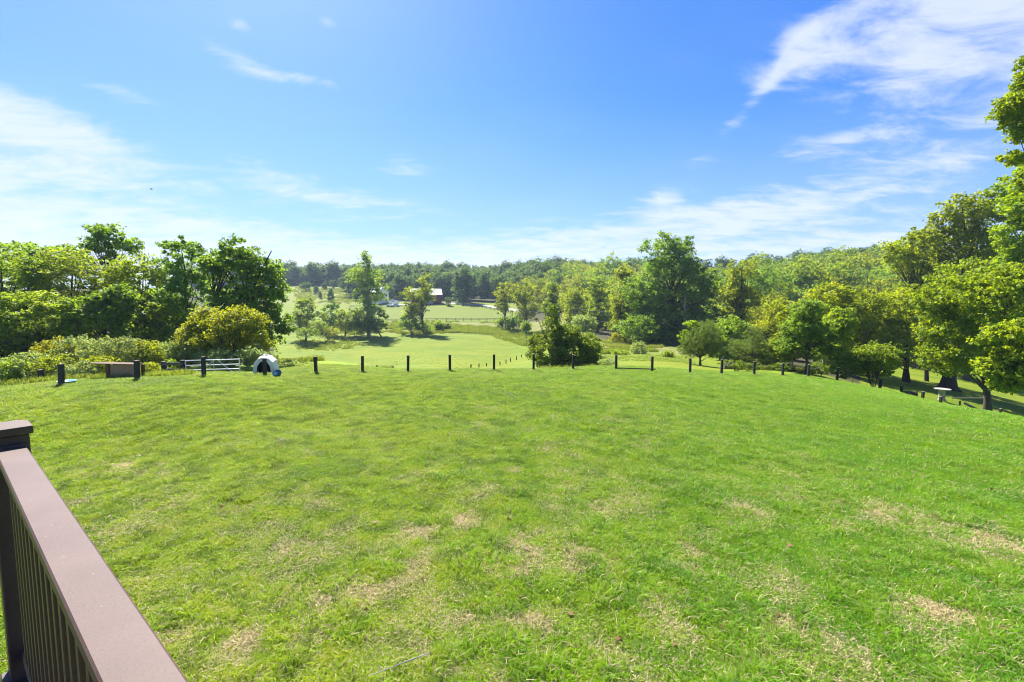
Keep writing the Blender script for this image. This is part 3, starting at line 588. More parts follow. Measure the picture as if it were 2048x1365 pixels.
# big trees on the right
T(1898, 50, [(1885, 640, 50, 60), (1930, 600, 60, 60), (1960, 560, 70, 50), (1900, 700, 40, 30)], 'great plane tree with dark flared trunk base beyond the lawn', n=26000, leaf=.24, clump=.65, mat=PL, bark=M_darkbark, trunk_r=.55, seed=140, name='plane_tree', limbs=40)
T(1975, 34, [(1945, 600, 92, 58), (2010, 570, 70, 50), (1895, 590, 50, 44), (1990, 660, 70, 46), (1905, 668, 56, 44), (1890, 715, 50, 36), (1950, 720, 50, 30)], 'bright yellow-green broadleaf tree with big glossy leaves at the right', n=46000, leaf=.19, clump=.42, mat=PL, bark=M_bark, trunk_r=.26, seed=141, name='broadleaf_tree', shape=6, shell=.6, up=.6)
T(2085, 25, [(2015, 680, 52, 40), (2035, 740, 52, 40), (2000, 735, 28, 26), (2090, 690, 60, 60), (2010, 772, 24, 12)], 'near broadleaf tree reaching in low from the right edge', n=21000, leaf=.19, clump=.36, mat=PL, bark=M_bark, trunk_r=.22, seed=142, name='broadleaf_tree', shape=6, up=.6)
T(1935, 66, [(1935, 420, 50, 40), (1890, 440, 30, 40), (1980, 450, 50, 60), (1930, 500, 70, 50), (1855, 480, 30, 30)], 'tall tree with airy top behind the bright broadleaf tree', n=20000, leaf=.3, clump=.75, mat=YG, bark=M_bark, trunk_r=.4, seed=143, name='tall_tree', shell=.35, limbs=60)
T(1835, 72, [(1835, 485, 40, 36), (1800, 510, 34, 30), (1850, 540, 50, 40), (1780, 500, 14, 20), (1830, 600, 50, 40)], 'tree stepping down to the left of the tall airy tree', n=14000, leaf=.3, clump=.8, mat=YG, bark=M_bark, trunk_r=.35, seed=144, name='tall_tree', shell=.35, limbs=50)
T(2070, 44, [(2060, 420, 60, 50), (2035, 470, 40, 50), (2090, 360, 60, 50), (2050, 540, 60, 40)], 'tall tree cut by the right edge of the picture', n=20000, leaf=.24, clump=.55, mat=PL, bark=M_bark, trunk_r=.35, seed=145, name='tall_tree', shell=.45, limbs=50)
T(2200, 27, [(2055, 150, 28, 34), (2050, 215, 46, 30), (2015, 228, 20, 12), (2030, 262, 26, 14), (2040, 315, 30, 12), (2055, 140, 26, 34), (2050, 205, 44, 30), (2020, 235, 26, 12), (2060, 180, 30, 40), (2035, 318, 28, 10), (2050, 270, 30, 18), (2130, 200, 80, 100), (2140, 330, 70, 60)], 'tree outside the picture whose leafy bough hangs in at the upper right', n=30000, leaf=.18, clump=.34, mat=PL, bark=M_bark, trunk_r=.3, seed=146, name='overhanging_tree', shape=6, shell=.3, limbs=30, up=.6)
sp = lambda *a, **k: None
# dead snag
sx = gnd(1368, 92); root = empty('dead_tree', sx); sk = 92 / F
TV, TF = tubes([([(0, 0, -.1), (.1, 0, 4), (-.15, 0, 7.5), (.1, .1, 9.5), (.55, 0, 11.2)], [.19, .17, .15, .11, .03]), ([(-.15, 0, 7.6), (-.5, .1, 8.3)], [.08, .03])], 7)
link('trunk', np_mesh('trunk', TV, TF, np.full(len(TF), 4), True), M_palebark, root); tag(root, 'bare grey dead trunk standing before the huge dark tree', 'dead tree')

# ---------------------------------------------------------------- woods on the hills: a few shapes, copied
def proto(seed, w, h, n, mat, leaf, cone=False):
    if cone: bl = [(0, 0, h * .35, w * .55, w * .55, h * .3), (0, 0, h * .6, w * .4, w * .4, h * .28), (0, 0, h * .82, w * .2, w * .2, h * .2)]
    else:
        rg = np.random.default_rng(seed); bl = [(rg.normal() * w * .2, rg.normal() * w * .2, h * (.35 + .45 * rg.random()), w * (.3 + .18 * rg.random()), w * .36, h * (.18 + .1 * rg.random())) for _ in range(6)] + [(0, 0, h * .26, w * .5, w * .5, h * .3)]
    return build_tree((0, 0, 0), bl, n=n, leaf=leaf, clump=leaf * 2.3, mat=mat, trunk_r=.22, seed=seed, name='woodland_tree', shell=.55, limbs=14, per=20)
hill_protos = [proto(200 + i, 10.5 + i * .6, 14 + (i * 1.7) % 4, 6500, [YG, YG, MD, YG, YG, DK][i], .5) for i in range(6)]
far_protos = [proto(220 + i, 12, 15 + i, 4600, HZ, .78) for i in range(4)] + [proto(226, 8, 17, 3600, HZ, .7, True)]
used = set()
far_pts = []
def place_copy(P, loc, s, rz, label, group, cat='tree', name=None, sz=1.):
    r = P if P.name not in used else copy_tree(P)
    used.add(P.name); r.location = loc; r.rotation_euler = (0, 0, rz); r.scale = (s, s, s * sz)
    tag(r, label, cat, group)
    if name: r.name = name
    return r
rgp = np.random.default_rng(5)
cnt = 0
Y = 138.
while Y < 330:
    step = 8.2 + (Y - 138) * .012
    for px in np.arange(1060, 2120, step * F / Y):
        p = px + rgp.normal() * step * .25 * F / Y; y = Y + rgp.normal() * 2.2
        if p < 1200 and y < 175: continue
        if p < 1120 and y < 200: continue
        if 1230 < p < 1440 and y < 215: continue
        if p > 1830 and (y > 215 or p > 2060): continue
        x, y, z = gnd(p, y); s = rgp.uniform(.66, 1.22)
        far = Y > 262
        P = far_protos[rgp.integers(4)] if far and rgp.random() < .75 else hill_protos[rgp.integers(6)] if not far else hill_protos[rgp.integers(3)]
        if far: s *= 1.05
        if far: far_pts.append((x, y, z - .3, s)); continue
        lb = {YG: 'rounded yellow-green tree', MD: 'fresh green tree', DK: 'dark green tree'}[P.children[0].active_material if P.children[0].name.startswith('crown') else P.children[1].active_material]
        place_copy(P, (x, y, z - .3), s, rgp.uniform(0, 6.28), lb + ' in the woods covering the right-hand hillside', lb + 's on the hillside', sz=rgp.uniform(.9, 1.15)); cnt += 1
    Y += step * 1.15
# nearer belt at the foot of the right-hand hill
for px, Y, s in [(1560, 100, .75), (1610, 92, .7), (1650, 110, .8), (1570, 128, .9), (1700, 85, .7), (1740, 100, .8), (1760, 78, .7), (1620, 75, .5), (1800, 105, .85), (1850, 95, .8), (1900, 100, .9), (1960, 95, .9), (2010, 85, .9), (1720, 130, .9), (1460, 125, .8), (1480, 100, .6), (1940, 75, .7), (2060, 75, .8), (1860, 82, .6)]:
    x, y, z = gnd(px, Y); place_copy(hill_protos[[0, 1, 3, 4][rgp.integers(4)]], (x, y, z - .2), s, rgp.uniform(0, 6.28), 'yellow-green tree in the belt at the foot of the hillside woods', 'trees at the foot of the hillside')
# far ridge left and centre
Y = 255.
while Y < 420:
    step = 9.
    for px in np.arange(380, 1130, step * F / Y):
        p = px + rgp.normal() * step * .3 * F / Y; y = Y + rgp.normal() * 3
        if p < 705 and y < 340: continue
        if 705 <= p < 912 and y < 268: continue
        if y > 395 and rgp.random() < .3: continue
        x, y, z = gnd(p, y)
        far_pts.append((x, y, z - .3, rgp.uniform(.8, 1.2)))
    Y += step * 1.5
# background woods behind the left-hand trees
for px in range(-60, 560, 42):
    for Y in (75, 110):
        x, y, z = gnd(px + rgp.normal() * 8, Y); place_copy(hill_protos[2 + rgp.integers(4)], (x, y, z - .3), (.5 if Y == 75 else .68) * (1 - .15 * (px > 380)), rgp.uniform(0, 6.28), 'tree glimpsed in the depth of the left-hand woods', 'depth of the left woods')
# scattered trees and shrubs on the far hillside field
for i, (px, Y, s, lb) in enumerate([(668, 318, .42, 'pale small tree near the top of the far hillside field'), (648, 312, .34, 'rounded small tree on the far hillside field edge'), (614, 300, .42, 'small bluish tree on the left of the far hillside field'),
                       (632, 285, .3, 'bushy sapling in the middle of the far hillside field'), (692, 305, .5, 'grey-green tree at the right end of the far hillside field'), (603, 318, .25, 'tiny bush at the top of the far hillside field')]):
    x, y, z = gnd(px, Y); place_copy(far_protos[i % 4], (x, y, z - .1), s, i, lb, 'trees on the far hillside field')
x, y, z = gnd(662, 250); place_copy(far_protos[4], (x, y, z - .1), .45, 1, 'dark conical evergreen on the far hillside field', None)
x, y, z = gnd(641, 262); place_copy(far_protos[4], (x, y, z - .1), .28, 2, 'small dark evergreen left of the conical one on the far field', None)
x, y, z = gnd(897, 236); place_copy(far_protos[2], (x, y, z - .1), .3, 3, 'small round tree just right of the red barn', None)
print('hill trees', cnt)

# ---------------------------------------------------------------- fence posts and gate
def post_mesh(h, w=.125):
    b = MB(); b.box((0, 0, h / 2 - .15), (w, w, h + .3), bev=.01); return b
def make_post(px, Y, h, label, lean=0., w=.125, group='black fence posts', cat='fence post', loc=None):
    x, y, z = loc or gnd(px, Y)
    r = empty('fence_post', (x, y, z), random.uniform(-.12, .12)); r.rotation_euler.y = lean; r.rotation_euler.x = random.uniform(-.03, .03); r.rotation_euler.y += random.uniform(-.02, .02)
    post_mesh(h, w).build('post', M_post, r)
    MB().box((0, 0, h + .008), (w * .96, w * .96, .016)).build('sawn_top', M_endgrain, r)
    tag(r, label, cat, group); return r
labels = {123: 'black fence post leaning over the blue tub', 275: 'black fence post at the right end of the brown panelled shelter', 408: 'black fence post standing in front of the metal gate',
          530: 'black fence post in front of the white hutch opening', 632: 'first black fence post right of the white hutch', 725: 'second black fence post right of the white hutch', 816: 'third black fence post right of the white hutch',
          900: 'fourth black fence post right of the white hutch', 988: 'black fence post next left of the vine thicket', 1067: 'black fence post before the left side of the vine thicket', 1146: 'black fence post before the right side of the vine thicket',
          1380: 'black fence post just left of the rounded cedar trunk', 1443: 'black fence post between the two cedars', 1508: 'black fence post before the wide open cedar', 1565: 'black fence post right of the wide open cedar',
          1616: 'black fence post close beside the dark lawn tree trunk', 1674: 'shaded black fence post left of the bright rounded shrub'}
tops = {123: 729, 275: 722, 408: 714.5, 530: 718, 632: 714, 725: 712.5, 816: 711.5, 900: 710, 988: 709.5, 1067: 709, 1146: 710, 1232: 711, 1304: 713.5, 1380: 717.5, 1443: 720, 1508: 723.5, 1565: 727, 1616: 729.5, 1674: 736}
def ph(px, Y):
    x, y, z = gnd(px, Y); return max(.7, W(px, tops[px], Y)[2] - z)
for px, py, Y in main_posts:
    if px in labels: make_post(px, Y, ph(px, Y), labels[px], lean=(.03 if px < 500 else .012) if px != 275 else .03, w=.17 if px < 300 else .15 if px < 700 else .135)
# posts with their feet hidden behind the fall of the lawn
for px, top, Y, lb in [(1759, 759, 35, 'black fence post at the right foot of the bright rounded shrub'), (1802, 772, 35.5, 'black fence post just left of the cut log'), (1844, 784, 36, 'short-looking black fence post between log and concrete stand'),
                       (1880, 794, 36.5, 'black fence post just below the concrete stand'), (1999, 818, 38, 'last black fence post on the right, low behind the slope')]:
    x, y, z = gnd(px, Y); tz = W(px, top, Y)[2]; make_post(px, Y, max(.8, tz - z), lb, w=.16)
# section with low rail
x0, y0, z0 = gnd(1232, 29); x1, y1, z1 = gnd(1304, 29); r = empty('fence_section', (x0, y0, z0))
for (dx, dz, h) in ((0, 0, ph(1232, 29)), (x1 - x0, z1 - z0, ph(1304, 29))):
    p = post_mesh(h, .14).build('post', M_post, r); p.location = (dx, y1 - y0 if dx else 0, dz)
    q = MB().box((0, 0, h + .008), (.13, .13, .016)).build('sawn_top', M_endgrain, p)
za = W(1232, 736.5, 28.9)[2] - z0; zb = W(1309, 738.8, 28.9)[2] - z0
MB().tube((0, -.1, za), (x1 - x0 + .2, -.1, zb), .035).build('rail', M_post, r)
tag(r, 'two black fence posts joined by one low rail near the ground', 'fence')
# corner post with two fallen rails
x0, y0, z0 = gnd(1918, 37); tz = W(1918, 802, 37)[2] - z0; r = empty('fence_section', (x0, y0, z0))
post_mesh(tz, .15).build('post', M_post, r)
for (px, py, YY) in ((1899, 811, 36), (1952, 818, 36.0)):
    e = Vector(W(px, py, YY)) - Vector((x0, y0, z0)); e.z = min(e.z, tz)
    q = Vector((0, -.1, tz - .03)); d = e - q; MB().box((0, 0, 0), (.14, .04, d.length)).build('fallen_rail', M_post, r)
    o = r.children[-1]; o.location = (q + e) / 2; o.rotation_euler = d.to_track_quat('Z', 'Y').to_euler()
e1 = Vector(W(1904, 797.5, 38)) - Vector((x0, y0, z0)); e2 = Vector(W(1976, 796.5, 40)) - Vector((x0, y0, z0)); e1.z = tz + .03
dd = (e2 - e1); o = MB().box((0, 0, 0), (.05, .13, dd.length)).build('sunlit_rail_top', M_endgrain, r); o.location = (e1 + e2) / 2; o.rotation_euler = dd.to_track_quat('Z', 'Y').to_euler()  # sunlight on the rail top, painted as a strip of pale wood
tag(r, 'black post with two rails slumped to the ground either side', 'fence')
# two-rail section left of the gate
YG_ = 25.5; x0, y0, z0 = gnd(329, YG_); x1, y1, z1 = gnd(367, YG_); r = empty('fence_section', (x0, y0, z0)); hA = W(329, 724, YG_)[2] - z0; hB = W(367, 721.5, YG_)[2] - z0
for dx, h in ((0, hA), (x1 - x0, hB - .0)):
    p = post_mesh(h, .19).build('post', M_post, r); p.location = (dx, 0, 0); MB().box((0, 0, h + .01), (.18, .18, .02)).build('sawn_top', M_endgrain, p)
for fr in (.86, .42): MB().box(((x1 - x0) / 2, -.11, hA * fr), (x1 - x0 + .1, .04, .14), ry=-.03).build('rail', M_rail, r)
tag(r, 'weathered two-rail wooden fence section left of the metal gate', 'fence')
# gate
gx0, gy, gz0 = gnd(372, 25.5); gx1 = gnd(480, 25.5)[0]; Lg = gx1 - gx0; zt = W(480, 719, 25.5)[2]; zbm = W(480, 745, 25.5)[2]; zt0 = W(372, 722, 25.5)[2]
r = empty('metal_gate', (gx0, gy, gz0)); hh = zt - zbm; s0 = zt0 - hh - gz0; til = (zt - zt0)
for k, fr in enumerate((0, .27, .62, 1)): MB().tube((0, 0, s0 + hh * fr), (Lg, 0, s0 + hh * fr + til), .027).build('gate_rail', M_steel, r)
for xx in (0, .52 * Lg, Lg): MB().tube((xx, .0, s0 - .01), (xx, 0, s0 + hh + til * xx / Lg), .03 if xx in (0, Lg) else .02).build('upright', M_steel, r)
MB().tube((.60 * Lg, .03, s0 + hh), (.86 * Lg, .03, s0 + .1), .018).build('brace', M_steel, r)
MB().tube((.52 * Lg, .03, s0 + hh), (.25 * Lg, .03, s0 + .1), .018).build('brace', M_steel, r)
for zq in (.15, .8): MB().box((-.06, 0, s0 + hh * zq), (.1, .04, .05)).build('hinge', M_steel, r)
tag(r, 'galvanised tubular metal gate in front of the golden bush', 'gate')
# stubs left
make_post(83, 23.5, .62, 'short stub post at the foot of the brambles, farthest left', w=.17)
make_post(202, 25.5, .55, 'short stub post half hidden under the shelter roof edge', w=.17)
make_post(297, 27, .6, 'short stub post between shelter and two-rail fence', w=.15)
# paddock fence beyond the crest
ords = ['first', 'second', 'third', 'fourth', 'fifth', 'sixth', 'seventh', 'eighth']
x0, y0, z0 = gnd(590, 38); r = empty('fence_section', (x0, y0, z0)); hP = W(590, 722.5, 38)[2] - z0
post_mesh(hP, .17).build('post', M_post, r); MB().box((0, 0, hP + .01), (.16, .16, .02)).build('sawn_top', M_endgrain, r)
xb = gnd(548, 37)[0] - x0; MB().box((xb / 2, -.1, hP - .1), (abs(xb), .04, .14)).build('board', M_rail, r)
tag(r, 'short dark post with a grey top board right behind the white hutch', 'fence')
for i, (px, Y, top) in enumerate([(640, 44, 723.5), (683, 52, 724.5), (720, 58, 728), (754, 63, 731), (786, 68, 733.5)]):
    x, y, z = gnd(px, Y); make_post(px, Y, max(.5, min(2.4, W(px, top, Y)[2] - z)), '%s small far post of the paddock line counted from the grey board' % ords[i], w=.17, group='far paddock posts')
for i, (px, Y, top) in enumerate([(942, 70, 737), (958, 75, 733.5), (973, 79, 730), (1000, 84, 724), (1012, 89, 719.5), (1021, 93, 716), (1033, 97, 712.5), (1043, 101, 709.5)]):
    x, y, z = gnd(px, Y); make_post(px, Y, max(.6, min(1.4, W(px, top, Y)[2] - z)), '%s far post of the slanting paddock line that climbs towards the thicket' % ords[i], w=.17, group='far paddock posts')

# ---------------------------------------------------------------- shelter, tub, hutch, bucket
x0, y0, z0 = gnd(246, 23); k = 23 / F; r = empty('animal_shelter', (x0, y0, z0)); X = lambda px: (px - 246) * k
Z = lambda py: W(246, py, 23)[2] - z0
MB().box(((X(222) + X(276)) / 2, 0, (Z(759) + Z(730)) / 2), (X(276) - X(222), .04, Z(730) - Z(759)), bev=.005).build('woven_panel', M_wicker, r)
MB().box(((X(222) + X(276)) / 2, -.03, Z(758.5)), (X(276) - X(222), .05, .05)).build('bottom_board', M_rail, r)
MB().box((X(217), 0, (Z(729) - .1) / 2), (.15, .13, Z(729) + .1), bev=.01).build('corner_post', M_brownwood, r)
MB().box((X(217), .42, (Z(729) - .1) / 2), (.13, .13, Z(729) + .1), bev=.01).build('corner_post', M_brownwood, r)
MB().box((X(274), .42, (Z(731) - .1) / 2), (.13, .13, Z(731) + .1), bev=.01).build('corner_post', M_brownwood, r)
for kx in range(3): MB().box(((X(184) + X(275)) / 2, -.10 + .2 * kx, Z(728.3) + .02), (X(275) - X(184), .19, .03), ry=.022 ).build('roof_plank', M_brownwood, r)
for kx in range(3): MB().box((X(234) + kx * .22, .1, .08), (.2, .1, .12), bev=.006).build('brick', M_brick, r)
tag(r, 'low brown shelter with a woven panel side and plank roof', 'shelter')
x0, y0, z0 = gnd(134, 20.6); tb = MB().lathe([(.24, .0), (.34, .1), (.36, .11), (.35, .12), (.31, .09), (.22, .02)], 20).build('blue_tub', M_ltblue, None, True); tb.location = (x0, y0, z0 + .03); tag(tb, 'shallow light blue plastic tub in the grass at a post foot', 'tub')

# hutch: tapered eight-sided shell with an open arched mouth
x0, y0, z0 = gnd(533, 25); r = empty('calf_hutch', (x0, y0, z0), R(18)); r.rotation_euler.z = R(17)
def prof(w, h): return [(-w, 0), (-w * .78, h * .70), (-w * .42, h * .93), (0, h), (w * .42, h * .93), (w * .78, h * .70), (w, 0)]
sec = [(-.62, .55, .97), (-.60, .58, 1.0), (-.1, .60, 1.08), (.55, .58, 1.02), (.72, .52, .90)]
b = MB(); V = []; Fs = []
for (yy, w, h) in sec: V += [(a, yy, c_) for a, c_ in prof(w, h)]
for i in range(len(sec) - 1):
    for j in range(6): a = i * 7 + j; Fs.append((a, a + 1, a + 8, a + 7))
Fs.append(tuple(range(28, 35)))
o0 = [(-.36, -.62, .08), (-.31, -.62, .50), (-.17, -.62, .74), (0, -.62, .80), (.17, -.62, .74), (.31, -.62, .50), (.36, -.62, .08)]
n0 = len(V); V += o0
for j in range(6): Fs.append((j, n0 + j, n0 + j + 1, j + 1))
Fs.append((0, 6, n0 + 6, n0))
b.poly(V, Fs); sh = b.build('shell', M_plastic, r)
sm = sh.modifiers.new('s', 'SOLIDIFY'); sm.thickness = .02; sm.offset = -1
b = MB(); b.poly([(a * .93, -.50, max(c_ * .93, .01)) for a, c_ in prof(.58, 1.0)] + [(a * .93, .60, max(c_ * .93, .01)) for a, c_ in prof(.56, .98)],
                 [(j, j + 1, j + 8, j + 7) for j in range(6)] + [tuple(range(7, 14))]); b.build('inner_shade', M_shade, r)  # shade in the hutch mouth, put in as a near-black inner sheet
MB().box((0, 0, .02), (1.0, 1.1, .03)).build('floor_shade', M_shade, r)  # near-black slab paints the shade on the hutch floor
MB().lathe([(.0001, 1.13), (.10, 1.12), (.13, 1.08), (.13, 1.04)][::-1], 12).build('vent_cap', M_plastic, r).location = (0, -.1, 0)
tag(r, 'white plastic calf hutch with dark open mouth beside the gate', 'animal hutch')
x0, y0, z0 = gnd(551, 22.9); r = empty('bucket', (x0, y0, z0 + .17), R(10)); r.rotation_euler = (R(90), 0, R(8))
b = MB(); b.lathe([(.145, .0), (.17, .30), (.185, .30), (.185, .33), (.165, .33), (.14, .02), ], 20); b.build('pail', M_blue, r, True)
r.children[0].rotation_euler = (R(180), 0, 0); r.children[0].location = (0, 0, .0)
MB().lathe([(.10, 0), (.10, .006)], 16).build('base_disc', M_ltblue, r).location = (0, 0, .002)
tag(r, 'dark blue bucket lying on its side by the white hutch', 'bucket')

# log, concrete stand, yellow markers, twig
x0, y0, z0 = gnd(1817, 36.5); z0 = W(1817, 793, 36.5)[2]; z0 = max(z0, gz(x0, y0)); r = empty('cut_log', (x0, y0, z0), R(-20))
b = MB(); b.tube((-.45, 0, .2), (.5, 0, .2), .23, .21, 12); b.build('log', M_bark, r, False)
MB().tube((.501, 0, .2), (.512, 0, .2), .19, .19, 12).build('cut_face', M_brownwood, r); MB().box((-.12, -.21, .22), (.12, .04, .2)).build('pale_scar', M_endgrain, r)
tag(r, 'short cut log lying on the slope by a fence post', 'log')
x0, y0, z0 = gnd(1883, 42); r = empty('concrete_stand', (x0, y0, z0)); zt = W(1883, 779, 42)[2] - z0; zt = max(zt, .8)
MB().lathe([(.30, -.1), (.30, .1), (.26, .14), (.26, zt - .18), (.30, zt - .1)], 12).build('pedestal', M_concrete, r)
b = MB(); b.lathe([(.34, zt - .1), (.60, zt - .02), (.62, zt + .05), (.5, zt + .03)], 14); b.build('basin', M_concrete, r)
tag(r, 'pale concrete bird bath stand at the edge of the tree shade', 'bird bath')
for i, (px, py, Y, lb) in enumerate([(1705, 765, 33.5, 'small yellow marker stake at the foot of the dark bushes'), (1742, 770, 34, 'small yellow flower clump marker nearest the right end of the shrub')]):
    x0, y0, z0 = gnd(px, Y); r = empty('marker_stake', (x0, y0, z0)); MB().tube((0, 0, -.05), (0, 0, .4), .012).build('stake', M_endgrain, r); MB().box((0, -.01, .34), (.13, .02, .2), rz=.2, bev=.004).build('flag', M_yellow, r); tag(r, lb, 'marker')
tw = []
for (px, py) in ((742, 1345), (790, 1326), (815, 1316), (858, 1300)):
    dn = (py - 682.5) / F; f = math.cos(TH) - dn * math.sin(TH); z = math.sin(TH) + dn * math.cos(TH); t = (H - .1) / z; xx, yy = (px - 1024) / F * t, f * t; tw.append((xx, yy, gz(xx, yy) + .09))
TV, TF = tubes([(tw, [.004, .006, .006, .008])], 6); o = link('twig', np_mesh('twig', TV, TF, np.full(len(TF), 4), True), M_palebark); tag(o, 'thin grey twig lying in the grass near the bottom', 'twig')
# flared root base of the plane tree is a trunk of its own tree: widen it
pt = [o for o in bpy.data.objects if o.name.startswith('plane_tree')][0]
b = MB(); b.lathe([(1.25, -.3), (1.0, .1), (.72, .6), (.60, 1.3), (.55, 2.2)], 11); fl = b.build('root_flare', M_darkbark, pt, True)
for v in fl.data.vertices: v.co.x *= 1 + .25 * math.sin(v.co.y * 5 + v.co.z); v.co.x += -.25 * (2 - v.co.z) * .3

# ---------------------------------------------------------------- farm
def at_g(px, Y, dz=0.):
    x, y, z = gnd(px, Y); return (x, y, z + dz)
r = empty('farmhouse', at_g(755, 247), R(-30)); w, d, h = 9., 8., 5.6
MB().box((0, 0, h / 2 - .5), (w, d, h + 1)).build('wall', M_whitewall, r)
b = MB(); b.poly([(-w / 2 + .003, -d / 2, h), (-w / 2 + .003, d / 2, h), (-w / 2 + .003, 0, h + 2.6), (w / 2 - .003, -d / 2, h), (w / 2 - .003, d / 2, h), (w / 2 - .003, 0, h + 2.6)], [(0, 1, 2), (3, 5, 4), (0, 2, 5, 3), (1, 4, 5, 2), (0, 3, 4, 1)]); b.build('gable', M_whitewall, r)
for sg in (-1, 1): MB().box((0, sg * (d / 4 + .15), h + 1.42), (w + .8, 5.1, .15), rx=-sg * math.atan2(2.6, d / 2)).build('roof', M_roof, r)
MB().box((2, 0, h + 2.8), (.8, .8, 1.6)).build('chimney', M_brick, r)
for (xx, zz) in ((-2.8, 1.6), (0, 1.6), (2.8, 1.6), (-2.8, 4.2), (0, 4.2), (2.8, 4.2)):
    f_ = MB().box((xx, -d / 2 - .03, zz), (1.2, .06, 1.5)).build('window', M_whitewall, r); MB().box((xx, -d / 2 - .07, zz), (.95, .03, 1.25)).build('pane', M_glass, f_)
for (yy, zz) in ((-2, 1.6), (2, 1.6), (-2, 4.2), (2, 4.2)):
    f_ = MB().box((w / 2 + .03, yy, zz), (.06, 1.1, 1.5)).build('window', M_whitewall, r); MB().box((w / 2 + .07, yy, zz), (.03, .9, 1.25)).build('pane', M_glass, f_)
tag(r, 'white farmhouse with pale roof half hidden by the tall valley tree', 'house')
r = empty('red_barn', at_g(852, 243), R(16)); w, d, h = 15.5, 9., 4.6
MB().box((0, 0, h / 2 - .8), (w, d, h + 1.6)).build('wall', M_red, r)
b = MB(); b.poly([(-w / 2 + .003, -d / 2, h), (-w / 2 + .003, d / 2, h), (-w / 2 + .003, 0, h + 3), (w / 2 - .003, -d / 2, h), (w / 2 - .003, d / 2, h), (w / 2 - .003, 0, h + 3)], [(0, 1, 2), (3, 5, 4), (0, 2, 5, 3), (1, 4, 5, 2), (0, 3, 4, 1)]); b.build('gable', M_red, r)
for sg in (-1, 1): MB().box((0, sg * (d / 4 + .2), h + 1.62), (w + .9, 5.8, .18), rx=-sg * math.atan2(3, d / 2)).build('roof', M_roof, r)
MB().box((1.5, -d / 2 - .04, 1.5), (3, .08, 3)).build('door', M_whitewall, r)
f_ = MB().box((w / 2 + .03, 0, 4.4), (.06, 1., 1.)).build('window', M_whitewall, r); MB().box((w / 2 + .07, 0, 4.4), (.03, .8, .8)).build('pane', M_glass, f_)
tag(r, 'red barn with shining pale metal roof behind the leaning tree', 'barn')
def make_car(loc, rz, label, van=False):
    r = empty('parked_car', loc, rz); Lc, Wc = 4.4, 1.75; hb = .95
    P_ = [(-2.2, .35), (-2.2, .85), (-1.9, .95), (-1.3, 1.0), (-.8, 1.42), (.9, 1.45), (1.5, 1.0), (2.15, .85), (2.2, .35)] if not van else [(-2.3, .35), (-2.35, .95), (-1.8, 1.1), (-1.3, 1.8), (-1, 1.95), (2.2, 1.95), (2.35, 1.7), (2.35, .35)]
    n = len(P_); b = MB(); b.poly([(x, -Wc / 2, z) for x, z in P_] + [(x, Wc / 2, z) for x, z in P_], [tuple(range(n)), tuple(range(2 * n - 1, n - 1, -1))] + [(i, (i + 1) % n, n + (i + 1) % n, n + i) for i in range(n)])
    b.build('body', M_carwhite, r)
    zt = 1.23 if not van else 1.5
    MB().box((.05, 0, zt), (1.6, Wc + .01, .26)).build('side_window', M_glass, r)
    for sx_ in (-1.35, 1.35):
        for sy in (-1, 1): w_ = MB().tube((sx_, sy * .78, .32), (sx_, sy * .9, .32), .32, n=14).build('wheel', M_tyre, r); MB().tube((sx_, sy * .9, .32), (sx_, sy * .915, .32), .18, n=10).build('rim', M_steel, w_)
    tag(r, label, 'car'); return r
make_car(at_g(781, 232), R(10), 'white car parked nearest the valley tree by the farmhouse'); make_car(at_g(790, 230), R(25), 'white car parked lowest on the farm drive'); make_car(at_g(788, 240), R(-15), 'tall white van parked beside the farmhouse end', True)
def ribbon(name, pts, wd, mat, lift=.05):
    P_ = np.array(pts, float); V = []
    D = []
    for (a, b_) in zip(P_[:-1], P_[1:]):
        for t in np.linspace(0, 1, 12, endpoint=False): D.append(a + (b_ - a) * t)
    D.append(P_[-1]); D = np.array(D)
    tg = np.gradient(D, axis=0); nn = np.stack([-tg[:, 1], tg[:, 0]], -1); nn /= np.linalg.norm(nn, axis=1, keepdims=True)
    rows = [D + nn * wd * s for s in (-.5, -.17, .17, .5)]; V = np.concatenate([np.column_stack([q, terrain(q[:, 0], q[:, 1]) + lift]) for q in rows]); n = len(D)
    Fs = [(a * n + i, a * n + i + 1, (a + 1) * n + i + 1, (a + 1) * n + i) for a in range(3) for i in range(n - 1)]
    o = link(name, np_mesh(name, V, np.array(Fs), np.full(len(Fs), 4), True), mat); return o
lane = ribbon('farm_lane', [gnd(p, Y)[:2] for p, Y in ((775, 236), (830, 238), (905, 243), (960, 240), (1000, 226), (1035, 208), (1080, 196))], 4.2, M_gravel, .18); tag(lane, kind='structure')
# post and rail lines round the crop field
def rail_line(pts, n, label, h=1.2):
    P_ = [gnd(*p) for p in pts]; r = empty('paddock_fence', P_[0]); o0 = Vector(P_[0]); Q = []
    for i in range(n):
        t = i / (n - 1) * (len(P_) - 1); k = min(int(t), len(P_) - 2); f = t - k; x = P_[k][0] * (1 - f) + P_[k + 1][0] * f; y = P_[k][1] * (1 - f) + P_[k + 1][1] * f; Q.append(Vector((x, y, gz(x, y))) - o0)
    pm = None
    for q in Q:
        if pm is None: pm = MB().box((0, 0, h / 2 - .1), (.16, .16, h + .2)).build('post', M_post, r); pm.location = q
        else: o = pm.copy(); col.objects.link(o); o.parent = r; o.location = q
    for a, b_ in zip(Q, Q[1:]):
        for hz_ in (.5, 1.0):
            d = b_ - a; o = MB().box((0, 0, 0), (.05, .13, d.length)).build('rail', M_rail, r); o.location = (a + b_) / 2 + Vector((0, 0, h * hz_ * .92)); o.rotation_euler = d.to_track_quat('Z', 'Y').to_euler()
    tag(r, label, 'fence'); return r
rail_line([(772, 174), (900, 176), (1000, 178), (1015, 182)], 20, 'dark rail fence along the near side of the crop field')
